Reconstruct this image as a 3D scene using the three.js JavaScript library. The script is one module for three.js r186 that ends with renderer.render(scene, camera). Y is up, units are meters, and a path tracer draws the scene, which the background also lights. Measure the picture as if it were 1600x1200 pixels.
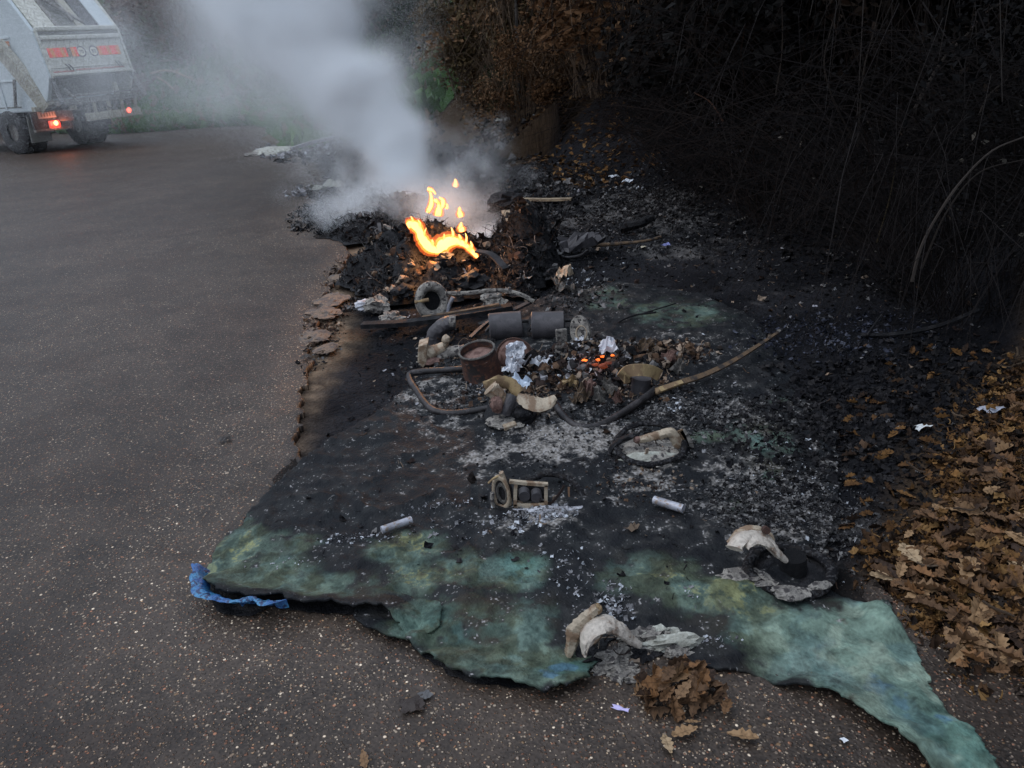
import * as THREE from 'three';
import { mergeGeometries, mergeVertices, toCreasedNormals } from 'three/addons/utils/BufferGeometryUtils.js';
import { RoundedBoxGeometry } from 'three/addons/geometries/RoundedBoxGeometry.js';

// ---------------------------------------------------------------- camera, sky, sun, exposure
const scene = new THREE.Scene();
const camera = new THREE.PerspectiveCamera(51.07, 4 / 3, 0.05, 600);
camera.rotation.order = 'YXZ';
camera.position.set(0, 1.6, 0);
camera.rotation.set(-23 * Math.PI / 180, 0, -4.5 * Math.PI / 180);
camera.updateMatrixWorld(true); camera.updateProjectionMatrix();

const renderer = new THREE.WebGLRenderer({ antialias: true });
renderer.toneMapping = THREE.LinearToneMapping;
renderer.toneMappingExposure = 1.75;
renderer.shadowMap.enabled = true;

{ // an even overcast sky of late afternoon, a little cool
  const W = 64, H = 32, d = new Float32Array(W * H * 4);
  for (let r = 0; r < H; r++) for (let c = 0; c < W; c++) {
    const s = Math.max(0, Math.sin(((r + 0.5) / H - 0.5) * Math.PI)), l = (1 + 2 * s) / 3;
    d.set([0.82 * l, 0.93 * l, 1.12 * l, 1], (r * W + c) * 4);
  }
  const t = new THREE.DataTexture(d, W, H, THREE.RGBAFormat, THREE.FloatType);
  t.mapping = THREE.EquirectangularReflectionMapping; t.magFilter = THREE.LinearFilter; t.needsUpdate = true;
  scene.background = t; scene.environment = t;
}
const sun = new THREE.DirectionalLight(new THREE.Color(1, 0.96, 0.9), 0.5);
sun.position.set(-30, 42, 6); sun.shadow.radius = 34; sun.castShadow = true;
Object.assign(sun.shadow.camera, { left: -30, right: 30, top: 30, bottom: -30, far: 120 });
scene.add(sun);

// ---------------------------------------------------------------- helpers
const rng = (s) => () => { s = (s + 0x6d2b79f5) | 0; let t = Math.imul(s ^ (s >>> 15), 1 | s); t = (t + Math.imul(t ^ (t >>> 7), 61 | t)) ^ t; return ((t ^ (t >>> 14)) >>> 0) / 4294967296; };
const R = rng(7);
const rr = (a, b, f = R) => a + (b - a) * f();
const lerp = (a, b, t) => a + (b - a) * t, clamp = (x, a = 0, b = 1) => Math.min(b, Math.max(a, x));
const sstep = (a, b, x) => { const t = clamp((x - a) / (b - a)); return t * t * (3 - 2 * t); };
const V = (x, y, z) => new THREE.Vector3(x, y, z);
const PERM = new Uint16Array(65536); { const f = rng(99); for (let i = 0; i < 65536; i++) PERM[i] = (f() * 65536) | 0; }
const hash = (i, j) => PERM[(PERM[i & 65535] + j) & 65535] / 65535;
function noise(x, y) {
  const i = Math.floor(x), j = Math.floor(y), u = x - i, v = y - j, s = u * u * (3 - 2 * u), t = v * v * (3 - 2 * v);
  const a = hash(i, j), b = hash(i + 1, j), c = hash(i, j + 1), d = hash(i + 1, j + 1);
  return a + (b - a) * s + (c - a) * t + (a - b - c + d) * s * t;
}
const fbm = (x, y, o = 4) => { let a = 0.5, r = 0, n = 0; for (let i = 0; i < o; i++) { r += a * noise(x, y); n += a; a *= 0.5; x = x * 2.03 + 17.1; y = y * 2.03 + 5.7; } return r / n; };
const noise3 = (x, y, z) => (noise(x + z * 0.73, y + 31.4) + noise(y - x * 0.31, z + 71.2) + noise(z + y * 0.57, x + 11.9)) / 3;
// where the line of sight through a photo pixel meets the level y = h, or the upright plane z = z0: used to measure places off the photo
function ray(px, py) { return V(px / 800 - 1, 1 - py / 600, 0.5).unproject(camera).sub(camera.position).normalize(); }
function G(px, py, h = 0) { const v = ray(px, py); return v.multiplyScalar((h - 1.6) / v.y).add(camera.position); }
function A(px, py, z0) { const v = ray(px, py); return v.multiplyScalar(z0 / v.z).add(camera.position); }

const used = {};
const numbered = (n) => { const k = (used[n] = (used[n] ?? -1) + 1); return k ? `${n}_${String(k).padStart(3, '0')}` : n; };
function tag(o, label, category, group, kind) { if (label) o.userData.label = label; if (category) o.userData.category = category; if (group) o.userData.group = group; if (kind) o.userData.kind = kind; return o; }
function thing(name, label, category, pos = V(0, 0, 0), yaw = 0, group) {
  const o = new THREE.Group(); o.name = numbered(name); o.position.copy(pos); o.rotation.y = yaw; scene.add(o);
  return tag(o, label, category, group);
}
const clean = (g) => { g = g.index ? g.toNonIndexed() : g; for (const k of Object.keys(g.attributes)) if (!['position', 'normal', 'uv', 'color'].includes(k)) g.deleteAttribute(k); if (!g.attributes.normal) g.computeVertexNormals(); if (!g.attributes.uv) g.setAttribute('uv', new THREE.BufferAttribute(new Float32Array(g.attributes.position.count * 2), 2)); g.morphAttributes = {}; return g; };
const merge = (list) => list.length === 1 ? list[0] : mergeGeometries(list.map(clean));
function part(name, geos, m, parent = scene, label) {
  const o = new THREE.Mesh(merge([].concat(geos)), m); o.name = parent === scene ? numbered(name) : name; o.castShadow = o.receiveShadow = true; parent.add(o);
  if (label) o.userData.label = label;
  return o;
}
// uv in metres, taken from the plane that each face lies nearest to
function boxUV(g, s = 1) {
  g = clean(g); const p = g.attributes.position, u = g.attributes.uv, a = V(), b = V(), c = V(), n = V();
  for (let i = 0; i < p.count; i += 3) {
    a.fromBufferAttribute(p, i); b.fromBufferAttribute(p, i + 1); c.fromBufferAttribute(p, i + 2);
    n.copy(b).sub(a).cross(c.clone().sub(a)); const x = Math.abs(n.x), y = Math.abs(n.y), z = Math.abs(n.z);
    [a, b, c].forEach((q, k) => u.setXY(i + k, (x > y && x > z ? q.z : q.x) * s + 0.37, (y >= x && y >= z ? q.z : q.y) * s + 0.11));
  }
  return g;
}
const box = (w, h, d, x = 0, y = 0, z = 0, r = 0.008, rx = 0, ry = 0, rz = 0) => { const g = boxUV(new RoundedBoxGeometry(w, h, d, 2, Math.min(r, w / 2.1, h / 2.1, d / 2.1))); g.rotateX(rx).rotateY(ry).rotateZ(rz).translate(x, y, z); return g; };
const cyl = (r0, r1, h, x = 0, y = 0, z = 0, rx = 0, ry = 0, rz = 0, n = 20) => { const g = new THREE.CylinderGeometry(r0, r1, h, n, 1); g.rotateX(rx).rotateY(ry).rotateZ(rz).translate(x, y, z); return g; };
// bodies swept along a path: prof(t) gives [half width, half height]; sides 4 is a flat bar
function sweep(pts, prof, sides = 10, seg = 24, up = V(0, 1, 0), wob = 0) {
  const curve = new THREE.CatmullRomCurve3(pts, false, 'centripetal'), pos = [], idx = [], uv = [], L = curve.getLength();
  for (let i = 0; i <= seg; i++) {
    const t = i / seg, c = curve.getPointAt(t), d = curve.getTangentAt(t), s = d.clone().cross(up).normalize(), u = s.clone().cross(d).normalize(), [w, h] = prof(t);
    for (let k = 0; k <= sides; k++) {
      const a = (k + (sides === 4 ? 0.5 : 0)) / sides * Math.PI * 2, q = sides === 4 ? Math.SQRT2 : 1, f = 1 + wob * (hash(i * 7 + 3, (k % sides) * 13) - 0.5);
      const v = c.clone().addScaledVector(s, Math.cos(a) * w * q * f).addScaledVector(u, Math.sin(a) * h * q * f);
      pos.push(v.x, v.y, v.z); uv.push(t * L, k / sides * (w + h) * 3);
    }
  }
  const n = sides + 1;
  for (let i = 0; i < seg; i++) for (let k = 0; k < sides; k++) { const a = i * n + k; idx.push(a, a + 1, a + n, a + 1, a + n + 1, a + n); }
  for (const i of [0, seg]) { const base = pos.length / 3, c = curve.getPointAt(i / seg); pos.push(c.x, c.y, c.z); uv.push(0, 0); for (let k = 0; k < sides; k++) { const a = i * n + k; i ? idx.push(a, a + 1, base) : idx.push(a + 1, a, base); } }
  const g = new THREE.BufferGeometry(); g.setAttribute('position', new THREE.Float32BufferAttribute(pos, 3)); g.setAttribute('uv', new THREE.Float32BufferAttribute(uv, 2)); g.setIndex(idx);
  return toCreasedNormals(g, 0.7);
}
const tube = (pts, r, seg = 30, sides = 10) => sweep(pts, () => [r, r], sides, seg);
function lump(r, seed, sx = 1, sy = 1, sz = 1, rough = 0.35, det = 3, f = 1.6) {
  let g = mergeVertices(new THREE.IcosahedronGeometry(1, det).deleteAttribute('uv').deleteAttribute('normal')); const p = g.attributes.position;
  for (let i = 0; i < p.count; i++) { const x = p.getX(i), y = p.getY(i), z = p.getZ(i), k = r * (1 + rough * 2 * (noise3(x * f + seed, y * f, z * f) - 0.5) + rough * 1.2 * (noise3(x * f * 3 + seed, y * f * 3, z * f * 3) - 0.5)); p.setXYZ(i, x * k * sx, y * k * sy, z * k * sz); }
  g.computeVertexNormals();
  return boxUV(toCreasedNormals(g, 0.6));
}
// a crumpled sheet of paper, foil or ash
function crumple(w, d, seed, amp = 0.3, n = 7) {
  const g = new THREE.PlaneGeometry(w, d, n, n); g.rotateX(-Math.PI / 2); const p = g.attributes.position;
  for (let i = 0; i < p.count; i++) { const x = p.getX(i) / w, z = p.getZ(i) / d, e = 0.75 + 0.5 * noise(seed + Math.atan2(z, x) * 2.3, 4.4); p.setXYZ(i, x * w * e + (noise(x * 9 + seed, z * 9) - 0.5) * w * 0.12, w * amp * (noise(x * 3.3 + seed, z * 3.3 + 2) + 0.6 * noise(x * 8 + seed, z * 8) - 0.5), z * d * e + (noise(x * 9, z * 9 + seed) - 0.5) * d * 0.12); }
  g.computeVertexNormals(); return toCreasedNormals(g, 0.35);
}
function polySD(poly, x, z) { // > 0 inside
  let d = 1e9, s = 1;
  for (let i = 0, n = poly.length, j = n - 1; i < n; j = i++) {
    const ex = poly[j][0] - poly[i][0], ez = poly[j][1] - poly[i][1], wx = x - poly[i][0], wz = z - poly[i][1], t = clamp((wx * ex + wz * ez) / (ex * ex + ez * ez)), bx = wx - ex * t, bz = wz - ez * t;
    d = Math.min(d, bx * bx + bz * bz);
    const a = z >= poly[i][1], b = z < poly[j][1], c = ex * wz > ez * wx;
    if ((a && b && c) || (!a && !b && !c)) s = -s;
  }
  return -s * Math.sqrt(d);
}
const gpoly = (list) => list.map(([a, b, h = 0]) => { const p = G(a, b, h); return [p.x, p.z]; });
const axis = (knots) => { const out = []; for (let k = 0; k < knots.length - 1; k++) { const [a, s] = knots[k], b = knots[k + 1][0], n = Math.max(1, Math.round(Math.abs(b - a) / s)); for (let i = 0; i < n; i++) out.push(a + (b - a) * i / n); } out.push(knots.at(-1)[0]); return out; };
// the sheet over a grid where sd > 0, its outline cut exactly; thick > 0 gives it an edge and an underside
function fieldMesh(xs, zs, sd, h, { thick = 0, color, uv = (x, z) => [x, -z] } = {}) {
  const nx = xs.length, nz = zs.length, D = new Float32Array(nx * nz), pos = [], idx = [], uvs = [], col = [], cache = new Map(), rim = [];
  for (let j = 0; j < nz; j++) for (let i = 0; i < nx; i++) { let d = sd(xs[i], zs[j]); if (Math.abs(d) < 1e-4) d = 1e-4; D[j * nx + i] = d; }
  const add = (x, z) => { pos.push(x, h(x, z), z); uvs.push(...uv(x, z)); if (color) col.push(...color(x, z)); return pos.length / 3 - 1; };
  const node = (a) => { if (!cache.has(a)) cache.set(a, add(xs[a % nx], zs[(a / nx) | 0])); return cache.get(a); };
  const cut = (a, b) => { if (a > b) [a, b] = [b, a]; const k = a * 1e7 + b; if (!cache.has(k)) { const t = D[a] / (D[a] - D[b]); cache.set(k, add(lerp(xs[a % nx], xs[b % nx], t), lerp(zs[(a / nx) | 0], zs[(b / nx) | 0], t))); } return cache.get(k); };
  for (let j = 0; j < nz - 1; j++) for (let i = 0; i < nx - 1; i++) {
    const q = j * nx + i;
    for (const t of [[q, q + nx, q + 1], [q + 1, q + nx, q + nx + 1]]) {
      const poly = [], edge = [];
      for (let k = 0; k < 3; k++) { const a = t[k], b = t[(k + 1) % 3]; if (D[a] > 0) poly.push(node(a)); if ((D[a] > 0) !== (D[b] > 0)) { const c = cut(a, b); edge.push(c); poly.push(c); if (edge.length === 1) edge.out = D[a] > 0; } }
      for (let k = 1; k + 1 < poly.length; k++) idx.push(poly[0], poly[k], poly[k + 1]);
      if (thick && edge.length === 2) rim.push(edge.out ? edge : [edge[1], edge[0]]);
    }
  }
  if (xs[1] > xs[0] !== zs[1] > zs[0]) for (let i = 0; i < idx.length; i += 3) [idx[i], idx[i + 1]] = [idx[i + 1], idx[i]];
  const g = new THREE.BufferGeometry();
  if (thick) {
    const n = pos.length / 3, m = idx.length;
    for (let i = 0; i < n; i++) { pos.push(pos[i * 3], pos[i * 3 + 1] - thick, pos[i * 3 + 2]); uvs.push(uvs[i * 2], uvs[i * 2 + 1]); if (color) col.push(col[i * 3], col[i * 3 + 1], col[i * 3 + 2]); }
    for (let i = 0; i < m; i += 3) idx.push(idx[i] + n, idx[i + 2] + n, idx[i + 1] + n);
    for (const [a, b] of rim) idx.push(a, b, a + n, b, b + n, a + n);
  }
  g.setAttribute('position', new THREE.Float32BufferAttribute(pos, 3)); g.setAttribute('uv', new THREE.Float32BufferAttribute(uvs, 2)); if (color) g.setAttribute('color', new THREE.Float32BufferAttribute(col, 3));
  g.setIndex(idx); g.computeVertexNormals();
  return g;
}

// ---------------------------------------------------------------- materials
function tex(n, fn, { m = n, srgb = true, rep } = {}) { // fn(u, v) -> [r, g, b] linear when srgb is false, else in display values; in 0..1
  const d = new Uint8Array(n * m * 4);
  for (let y = 0; y < m; y++) for (let x = 0; x < n; x++) { const c = fn((x + 0.5) / n, (y + 0.5) / m), k = (y * n + x) * 4; d[k] = clamp(c[0]) * 255; d[k + 1] = clamp(c[1]) * 255; d[k + 2] = clamp(c[2]) * 255; d[k + 3] = 255; }
  const t = new THREE.DataTexture(d, n, m); t.wrapS = t.wrapT = THREE.RepeatWrapping; t.magFilter = THREE.LinearFilter; t.colorSpace = srgb ? THREE.SRGBColorSpace : THREE.NoColorSpace; if (rep) t.repeat.set(rep, rep); t.needsUpdate = true;
  return t;
}
const sr = (x) => x <= 0.0031308 ? x * 12.92 : 1.055 * Math.pow(x, 1 / 2.4) - 0.055;
const srgb3 = (c) => [sr(c[0]), sr(c[1]), sr(c[2])];
const mix3 = (a, b, t) => [lerp(a[0], b[0], t), lerp(a[1], b[1], t), lerp(a[2], b[2], t)];
const wrapN = (f) => (u, v) => { const w = (x) => sstep(0.8, 1, x), a = f(u, v); const p = w(u), q = w(v); if (!p && !q) return a; return lerp(lerp(a, f(u - 1, v), p), lerp(f(u, v - 1), f(u - 1, v - 1), p), q); };
const mottle = wrapN((u, v) => fbm(u * 12 + 3, v * 12 + 8, 6)), fine = wrapN((u, v) => fbm(u * 60, v * 60, 3));
const bumpTex = tex(512, (u, v) => { const k = 0.5 * mottle(u, v) + 0.5 * fine(u, v); return [k, k, k]; }, { srgb: false, rep: 4 });
// two tones of one surface in patches with a grain: soot, ash and rust as they lie on it
function patchy(a, b, seed, lo = 0.42, hi = 0.58, grain = 0.35, c) {
  const f = wrapN((u, v) => fbm(u * 9 + seed, v * 9 + seed * 0.7, 5)), g = wrapN((u, v) => fbm(u * 70 + seed, v * 70, 2)), k = wrapN((u, v) => fbm(u * 22 + seed * 3, v * 22, 4));
  return tex(384, (u, v) => { let o = mix3(a, b, sstep(lo, hi, f(u, v) + 0.3 * (g(u, v) - 0.5))); if (c) o = mix3(o, c, sstep(0.55, 0.66, k(u, v))); const s = 0.8 + 0.8 * grain * (g(u, v) - 0.5) * 2; return srgb3(o.map((x) => x * s)); }, { rep: 3 });
}
const std = (o) => new THREE.MeshStandardMaterial({ roughness: 0.8, side: THREE.DoubleSide, ...o });
// soot, char and dead leaves: powdery, so hardly any gloss
const matte = (o) => new THREE.MeshPhysicalMaterial({ roughness: 0.95, side: THREE.DoubleSide, specularIntensity: 0.2, ...o });
const rgb = (r, g, b) => new THREE.Color().setRGB(r, g, b);
const M = {
  char: matte({ map: patchy([0.006, 0.0064, 0.0085], [0.021, 0.0205, 0.0225], 1, 0.4, 0.7), bumpMap: bumpTex, bumpScale: 0.006, specularIntensity: 0.4, roughness: 0.7 }),
  sootSteel: std({ map: patchy([0.018, 0.016, 0.017], [0.045, 0.04, 0.042], 5, 0.4, 0.65, 0.25), bumpMap: bumpTex, bumpScale: 0.001, roughness: 0.55, metalness: 0.25 }),
  greySteel: std({ map: patchy([0.05, 0.047, 0.052], [0.075, 0.07, 0.076], 9, 0.35, 0.65, 0.12), bumpMap: bumpTex, bumpScale: 0.0004, roughness: 0.6, metalness: 0.2 }),
  rust: std({ map: patchy([0.06, 0.024, 0.017], [0.02, 0.014, 0.013], 13, 0.4, 0.62, 0.35, [0.1, 0.04, 0.022]), bumpMap: bumpTex, bumpScale: 0.002, roughness: 0.85 }),
  rustPale: std({ map: patchy([0.2, 0.12, 0.1], [0.1, 0.05, 0.04], 15), bumpMap: bumpTex, bumpScale: 0.002, roughness: 0.9 }),
  cream: std({ map: patchy([0.42, 0.35, 0.26], [0.2, 0.13, 0.08], 21, 0.42, 0.68, 0.25), bumpMap: bumpTex, bumpScale: 0.0015, roughness: 0.7 }),
  bone: std({ map: patchy([0.48, 0.43, 0.37], [0.19, 0.13, 0.095], 25, 0.42, 0.78, 0.3), bumpMap: bumpTex, bumpScale: 0.0012, roughness: 0.62 }),
  tan: std({ map: patchy([0.36, 0.26, 0.13], [0.2, 0.13, 0.07], 29, 0.45, 0.65, 0.2), bumpMap: bumpTex, bumpScale: 0.002, roughness: 0.8 }),
  ash: std({ map: patchy([0.3, 0.28, 0.25], [0.14, 0.13, 0.12], 33, 0.4, 0.62, 0.35, [0.05, 0.045, 0.045]), bumpMap: bumpTex, bumpScale: 0.008, roughness: 1 }),
  whiteAsh: std({ map: patchy([0.55, 0.57, 0.62], [0.3, 0.3, 0.33], 37, 0.42, 0.66, 0.3), bumpMap: bumpTex, bumpScale: 0.006, roughness: 1 }),
  ring: matte({ map: patchy([0.01, 0.01, 0.012], [0.022, 0.02, 0.02], 41, 0.5, 0.6, 0.35, [0.05, 0.05, 0.053]), bumpMap: bumpTex, bumpScale: 0.004, roughness: 0.8 }),
  wood: std({ map: patchy([0.12, 0.075, 0.04], [0.03, 0.022, 0.018], 45, 0.4, 0.66, 0.3), bumpMap: bumpTex, bumpScale: 0.003, roughness: 0.85 }),
  paleWood: std({ map: patchy([0.34, 0.27, 0.18], [0.2, 0.15, 0.1], 47, 0.4, 0.66, 0.25), bumpMap: bumpTex, bumpScale: 0.002, roughness: 0.8 }),
  alu: std({ map: patchy([0.42, 0.43, 0.48], [0.27, 0.27, 0.3], 51, 0.5, 0.75, 0.12, [0.25, 0.2, 0.17]), roughness: 0.5, metalness: 0.3 }),
  foam: std({ map: patchy([0.42, 0.43, 0.38], [0.3, 0.3, 0.26], 55), bumpMap: bumpTex, bumpScale: 0.004, roughness: 0.9 }),
  paper: std({ color: rgb(0.48, 0.5, 0.54), roughness: 0.8 }),
};

// ---------------------------------------------------------------- the lie of the land
const ROAD = [[1.32, 1.5], [1.3, -1.5], [0.95, -2.2], [0.1, -2.6], ...gpoly([[560, 800], [470, 720], [466, 660], [478, 590], [492, 520], [502, 470], [522, 430], [548, 395], [520, 362], [486, 330], [500, 290], [470, 250], [450, 222], [438, 203], [400, 195], [330, 199], [250, 205], [150, 211], [60, 206], [-120, 204]]), [-60, -32], [-60, 14], [1.6, 14]];
const BURN = gpoly([[330, 900], [372, 815], [430, 740], [478, 672], [512, 612], [530, 560], [556, 520], [548, 480], [566, 440], [590, 402], [566, 372], [500, 372], [494, 330], [520, 290], [488, 250], [505, 222], [640, 215], [740, 240], [800, 262], [900, 240], [1040, 235], [1180, 270], [1320, 330], [1600, 400], [1600, 560], [1500, 620], [1440, 720], [1420, 800], [1370, 880], [1340, 950], [1100, 990], [800, 960], [500, 940]]);
const BANK = [[2.9, 6], [2.6, -0.5], [2.35, -2.2], [2.35, -4.2], [2.25, -6], [1.9, -8], [1.3, -10], [0.6, -12.5], [0, -16], [-0.6, -20], [-1, -30], [-1, -60], [80, -60], [80, 6]];
const bankD = (x, z) => polySD(BANK, x, z) + 0.5 * (fbm(x * 0.6 + 4, z * 0.6, 3) - 0.5);
const roadD = (x, z) => polySD(ROAD, x, z);
const farD = (x, z) => -roadD(x, z) - 1.6 - 0.5 * fbm(x * 0.3, z * 0.3, 2);
function H(x, z) { // height of the open ground
  const b = bankD(x, z); let h = -0.03 + 0.02 * (fbm(x * 5, z * 5, 3) - 0.5);
  h += 0.1 * sstep(-1.6, 0.2, b);
  if (b > 0) h += 3.6 * (1 - Math.exp(-b * 0.22)) + 0.18 * (fbm(x * 1.7, z * 1.7, 4) - 0.5) * Math.min(1, b);
  if (z < -12 && x < 1) { const f = farD(x, z) - 0.6; if (f > 0) h = Math.max(h, h * 0 - 0.03 + 8 * (1 - Math.exp(-f * 0.11)) + 0.2 * (fbm(x * 1.3, z * 1.3, 4) - 0.5) * Math.min(1, f)); }
  return h;
}
const burnD = (x, z) => polySD(BURN, x, z);
const burnAt = (x, z) => sstep(-0.09, 0.12, burnD(x, z) + 0.26 * (fbm(x * 2.6 + 9, z * 2.6, 5) - 0.5) + 0.06 * (fbm(x * 14, z * 14, 3) - 0.5));
// grey ash lying on the black: [pixel, radius in metres, strength]
const ASHES = [[885, 690, 0.3, 1], [930, 680, 0.2, 0.9], [770, 715, 0.2, 0.6], [850, 812, 0.13, 0.9], [1000, 755, 0.2, 0.7], [690, 620, 0.26, 0.7], [1090, 650, 0.3, 0.55], [1230, 790, 0.3, 0.6], [1150, 760, 0.2, 0.6], [1060, 560, 0.35, 0.5], [900, 560, 0.35, 0.7], [640, 480, 0.3, 0.5], [990, 325, 0.8, 0.95], [1040, 350, 0.6, 0.8], [1060, 390, 0.6, 0.6], [900, 345, 0.5, 0.7], [880, 370, 0.5, 0.5], [500, 235, 0.9, 0.5], [620, 260, 1.2, 0.4], [1250, 850, 0.25, 0.4], [700, 660, 0.2, 0.5], [1240, 470, 0.4, 0.35], [1350, 545, 0.3, 0.35], [1310, 720, 0.22, 0.5], [1330, 800, 0.2, 0.5], [1300, 640, 0.2, 0.4], [760, 300, 1, 0.5]].map(([a, b, r, s]) => { const p = G(a, b); return [p.x, p.z, r, s]; });
const ashAt = (x, z) => { let s = 0; for (const [a, b, r, k] of ASHES) { const d = ((x - a) ** 2 + (z - b) ** 2) / (r * r); if (d < 6) s = Math.max(s, k * Math.exp(-d)); } return s; };

// ---------------------------------------------------------------- ground
const soilTex = tex(1024, ((a, b) => (u, v) => { const k = 0.35 + 0.5 * a(u, v) + 0.5 * (b(u, v) - 0.4); return [k, k, k]; })(wrapN((u, v) => fbm(u * 24, v * 24, 5)), wrapN((u, v) => fbm(u * 110, v * 110, 3))), { srgb: false, rep: 0.7 });
function groundColor(x, z) {
  const n = fbm(x * 3 + 40, z * 3, 4), n2 = fbm(x * 11, z * 11 + 7, 3), b = burnAt(x, z), bank = bankD(x, z);
  let c = mix3([0.06, 0.04, 0.024], [0.035, 0.024, 0.016], n2);
  const g = sstep(0.4, 0.62, fbm(x * 0.8 + 11, z * 0.8, 3)) * sstep(-9, -12, z) * sstep(-2.5, -5, x);
  c = mix3(c, [0.035, 0.06, 0.022], g * 0.9);
  const edge = roadD(x, z);
  if (z > -9 && x < 0) c = mix3(c, mix3([0.06, 0.045, 0.034], [0.2, 0.145, 0.1], sstep(0.3, 0.7, fbm(x * 16 + 3, z * 16, 4))), 0.95 * sstep(-0.34, -0.14, edge + 0.2 * (n2 - 0.5)) * sstep(0.2, 0.5, n2 + 0.12));
  const charred = mix3(mix3([0.005, 0.0055, 0.0075], [0.014, 0.0145, 0.0175], sstep(0.35, 0.7, n)), [0.1, 0.096, 0.095], sstep(0.34, 0.7, ashAt(x, z) * 0.8 + (n2 - 0.5) * 0.9));
  const far = sstep(0.1, 1.4, bank) * sstep(2.6, 0.6, x * 0 + Math.abs(z + 5) * 0.3); // the burnt foot of the bank
  c = mix3(c, charred, Math.max(b, far * 0.95));
  return c.map((v) => v * 1.4);
}
{
  const xs = axis([[-120, 12], [-30, 2.5], [-12, 0.6], [-3, 0.09], [-1.6, 0.05], [3.2, 0.12], [6, 0.5], [14, 2.5], [120, 12]]);
  const zs = axis([[22, 3], [2, 0.3], [-1, 0.06], [-5.5, 0.09], [-14, 0.25], [-30, 1.2], [-60, 8], [-160, 14]]);
  const g = fieldMesh(xs, zs, () => 1, H, { color: groundColor });
  tag(part('ground', g, matte({ map: soilTex, vertexColors: true, bumpMap: soilTex, bumpScale: 0.03 })), 'burnt and muddy soil beside the road rising to a bank', 'ground', null, 'structure');
}

// ---------------------------------------------------------------- road: worn asphalt with pale aggregate showing
const N = 2048, PATCH = 2.4; // texture pixels, metres
let roadTex, roadBump, roadRough;
{
  const col = new Float32Array(N * N * 3), hgt = new Float32Array(N * N), f = rng(31);
  const base = wrapN((u, v) => fbm(u * 18, v * 18, 4)), gr = wrapN((u, v) => noise(u * 420, v * 420));
  for (let y = 0; y < N; y++) for (let x = 0; x < N; x++) { const u = x / N, v = y / N, b = base(u, v), g = gr(u, v), k = 0.62 + 0.7 * (b - 0.5) + 0.6 * (g - 0.5), i = y * N + x; col.set([0.04 * k, 0.034 * k, 0.031 * k], i * 3); hgt[i] = 0.35 * g + 0.1 * b; }
  const tones = [[0.26, 0.22, 0.17], [0.2, 0.14, 0.09], [0.14, 0.125, 0.115], [0.1, 0.08, 0.065], [0.36, 0.33, 0.29], [0.075, 0.066, 0.06], [0.17, 0.09, 0.06]];
  for (let k = 0; k < 52000; k++) {
    const cx = f() * N, cy = f() * N, r = 1.5 + 3.6 * f() * f(), t = tones[(f() * f() * 7) | 0 ? (2 + (f() * 5) | 0) % 7 : (f() * 7) | 0], e = 0.6 + 0.4 * f(), a = f() * 3.14, dim = f() < 0.22 ? 1.3 : 0.55, ca = Math.cos(a), sa = Math.sin(a), q = Math.ceil(r);
    for (let dy = -q; dy <= q; dy++) for (let dx = -q; dx <= q; dx++) {
      const p = (dx * ca + dy * sa) / r, s = (dy * ca - dx * sa) / (r * e), d = p * p + s * s; if (d > 1) continue;
      const i = (((cy + dy) & (N - 1)) * N + ((cx + dx) & (N - 1))), w = Math.min(1, (1 - d) * 2.5);
      for (let c = 0; c < 3; c++) col[i * 3 + c] = lerp(col[i * 3 + c], t[c] * dim, w);
      hgt[i] = Math.max(hgt[i], 0.45 + 0.5 * Math.sqrt(1 - d));
    }
  }
  const at = (u, v) => (Math.min(N - 1, v * N | 0) * N + Math.min(N - 1, u * N | 0));
  roadTex = tex(N, (u, v) => { const i = at(u, v) * 3; return [sr(col[i] * 2.2), sr(col[i + 1] * 2.2), sr(col[i + 2] * 2.2)]; }, { rep: 1 / PATCH });
  roadBump = tex(N, (u, v) => { const h = hgt[at(u, v)]; return [h, h, h]; }, { srgb: false, rep: 1 / PATCH });
}
function roadColor(x, z) {
  const n = fbm(x * 1.3 + 3, z * 1.3, 4), n2 = fbm(x * 9 + 31, z * 9, 4), edge = roadD(x, z), bd = burnD(x, z), b = burnAt(x, z);
  let c = mix3([0.46, 0.39, 0.33], [0.62, 0.53, 0.445], sstep(0.3, 0.7, n));
  c = mix3(c, [0.36, 0.26, 0.2], 0.55 * sstep(0.48, 0.62, fbm(x * 2.6 + 60, z * 2.6, 6) + 0.25 * (n2 - 0.5))); // reddish earth trodden into it, in patches all over
  const dust = sstep(0.5, 0.05, Math.abs(bd + 0.16)) * sstep(0.34, 0.62, n2 + 0.14);
  c = mix3(c, [0.95, 0.85, 0.74], 0.6 * dust);
  if (x < 0 && z < -3.6 && z > -8) c = mix3(c, [1.0, 0.74, 0.54], 0.6 * sstep(0.26, 0.03, edge + 0.25 * (n2 - 0.5)));
  c = mix3(c, [0.1, 0.1, 0.115], b * 0.97);
  return c;
}
{
  const xs = axis([[-60, 6], [-16, 1], [-6, 0.2], [-3.4, 0.06], [-1.7, 0.03], [1.4, 0.3], [1.7, 0.3]]), zs = axis([[14, 3], [0, 0.3], [-0.9, 0.03], [-5.6, 0.06], [-9, 0.2], [-33, 0.3]]);
  const sd = (x, z) => roadD(x, z) + 0.1 * (fbm(x * 6, z * 6, 4) - 0.5) + 0.08 * (fbm(x * 19, z * 19, 2) - 0.5);
  const g = fieldMesh(xs, zs, sd, (x, z) => 0.006 * (fbm(x * 2, z * 2, 3) - 0.5), { color: roadColor, thick: 0.034 });
  tag(part('road', g, matte({ map: roadTex, vertexColors: true, bumpMap: roadBump, bumpScale: 0.0035, roughness: 0.55, specularIntensity: 0.55 })), 'worn grey asphalt road with pale aggregate and a broken edge', 'road', null, 'structure');
}

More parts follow.
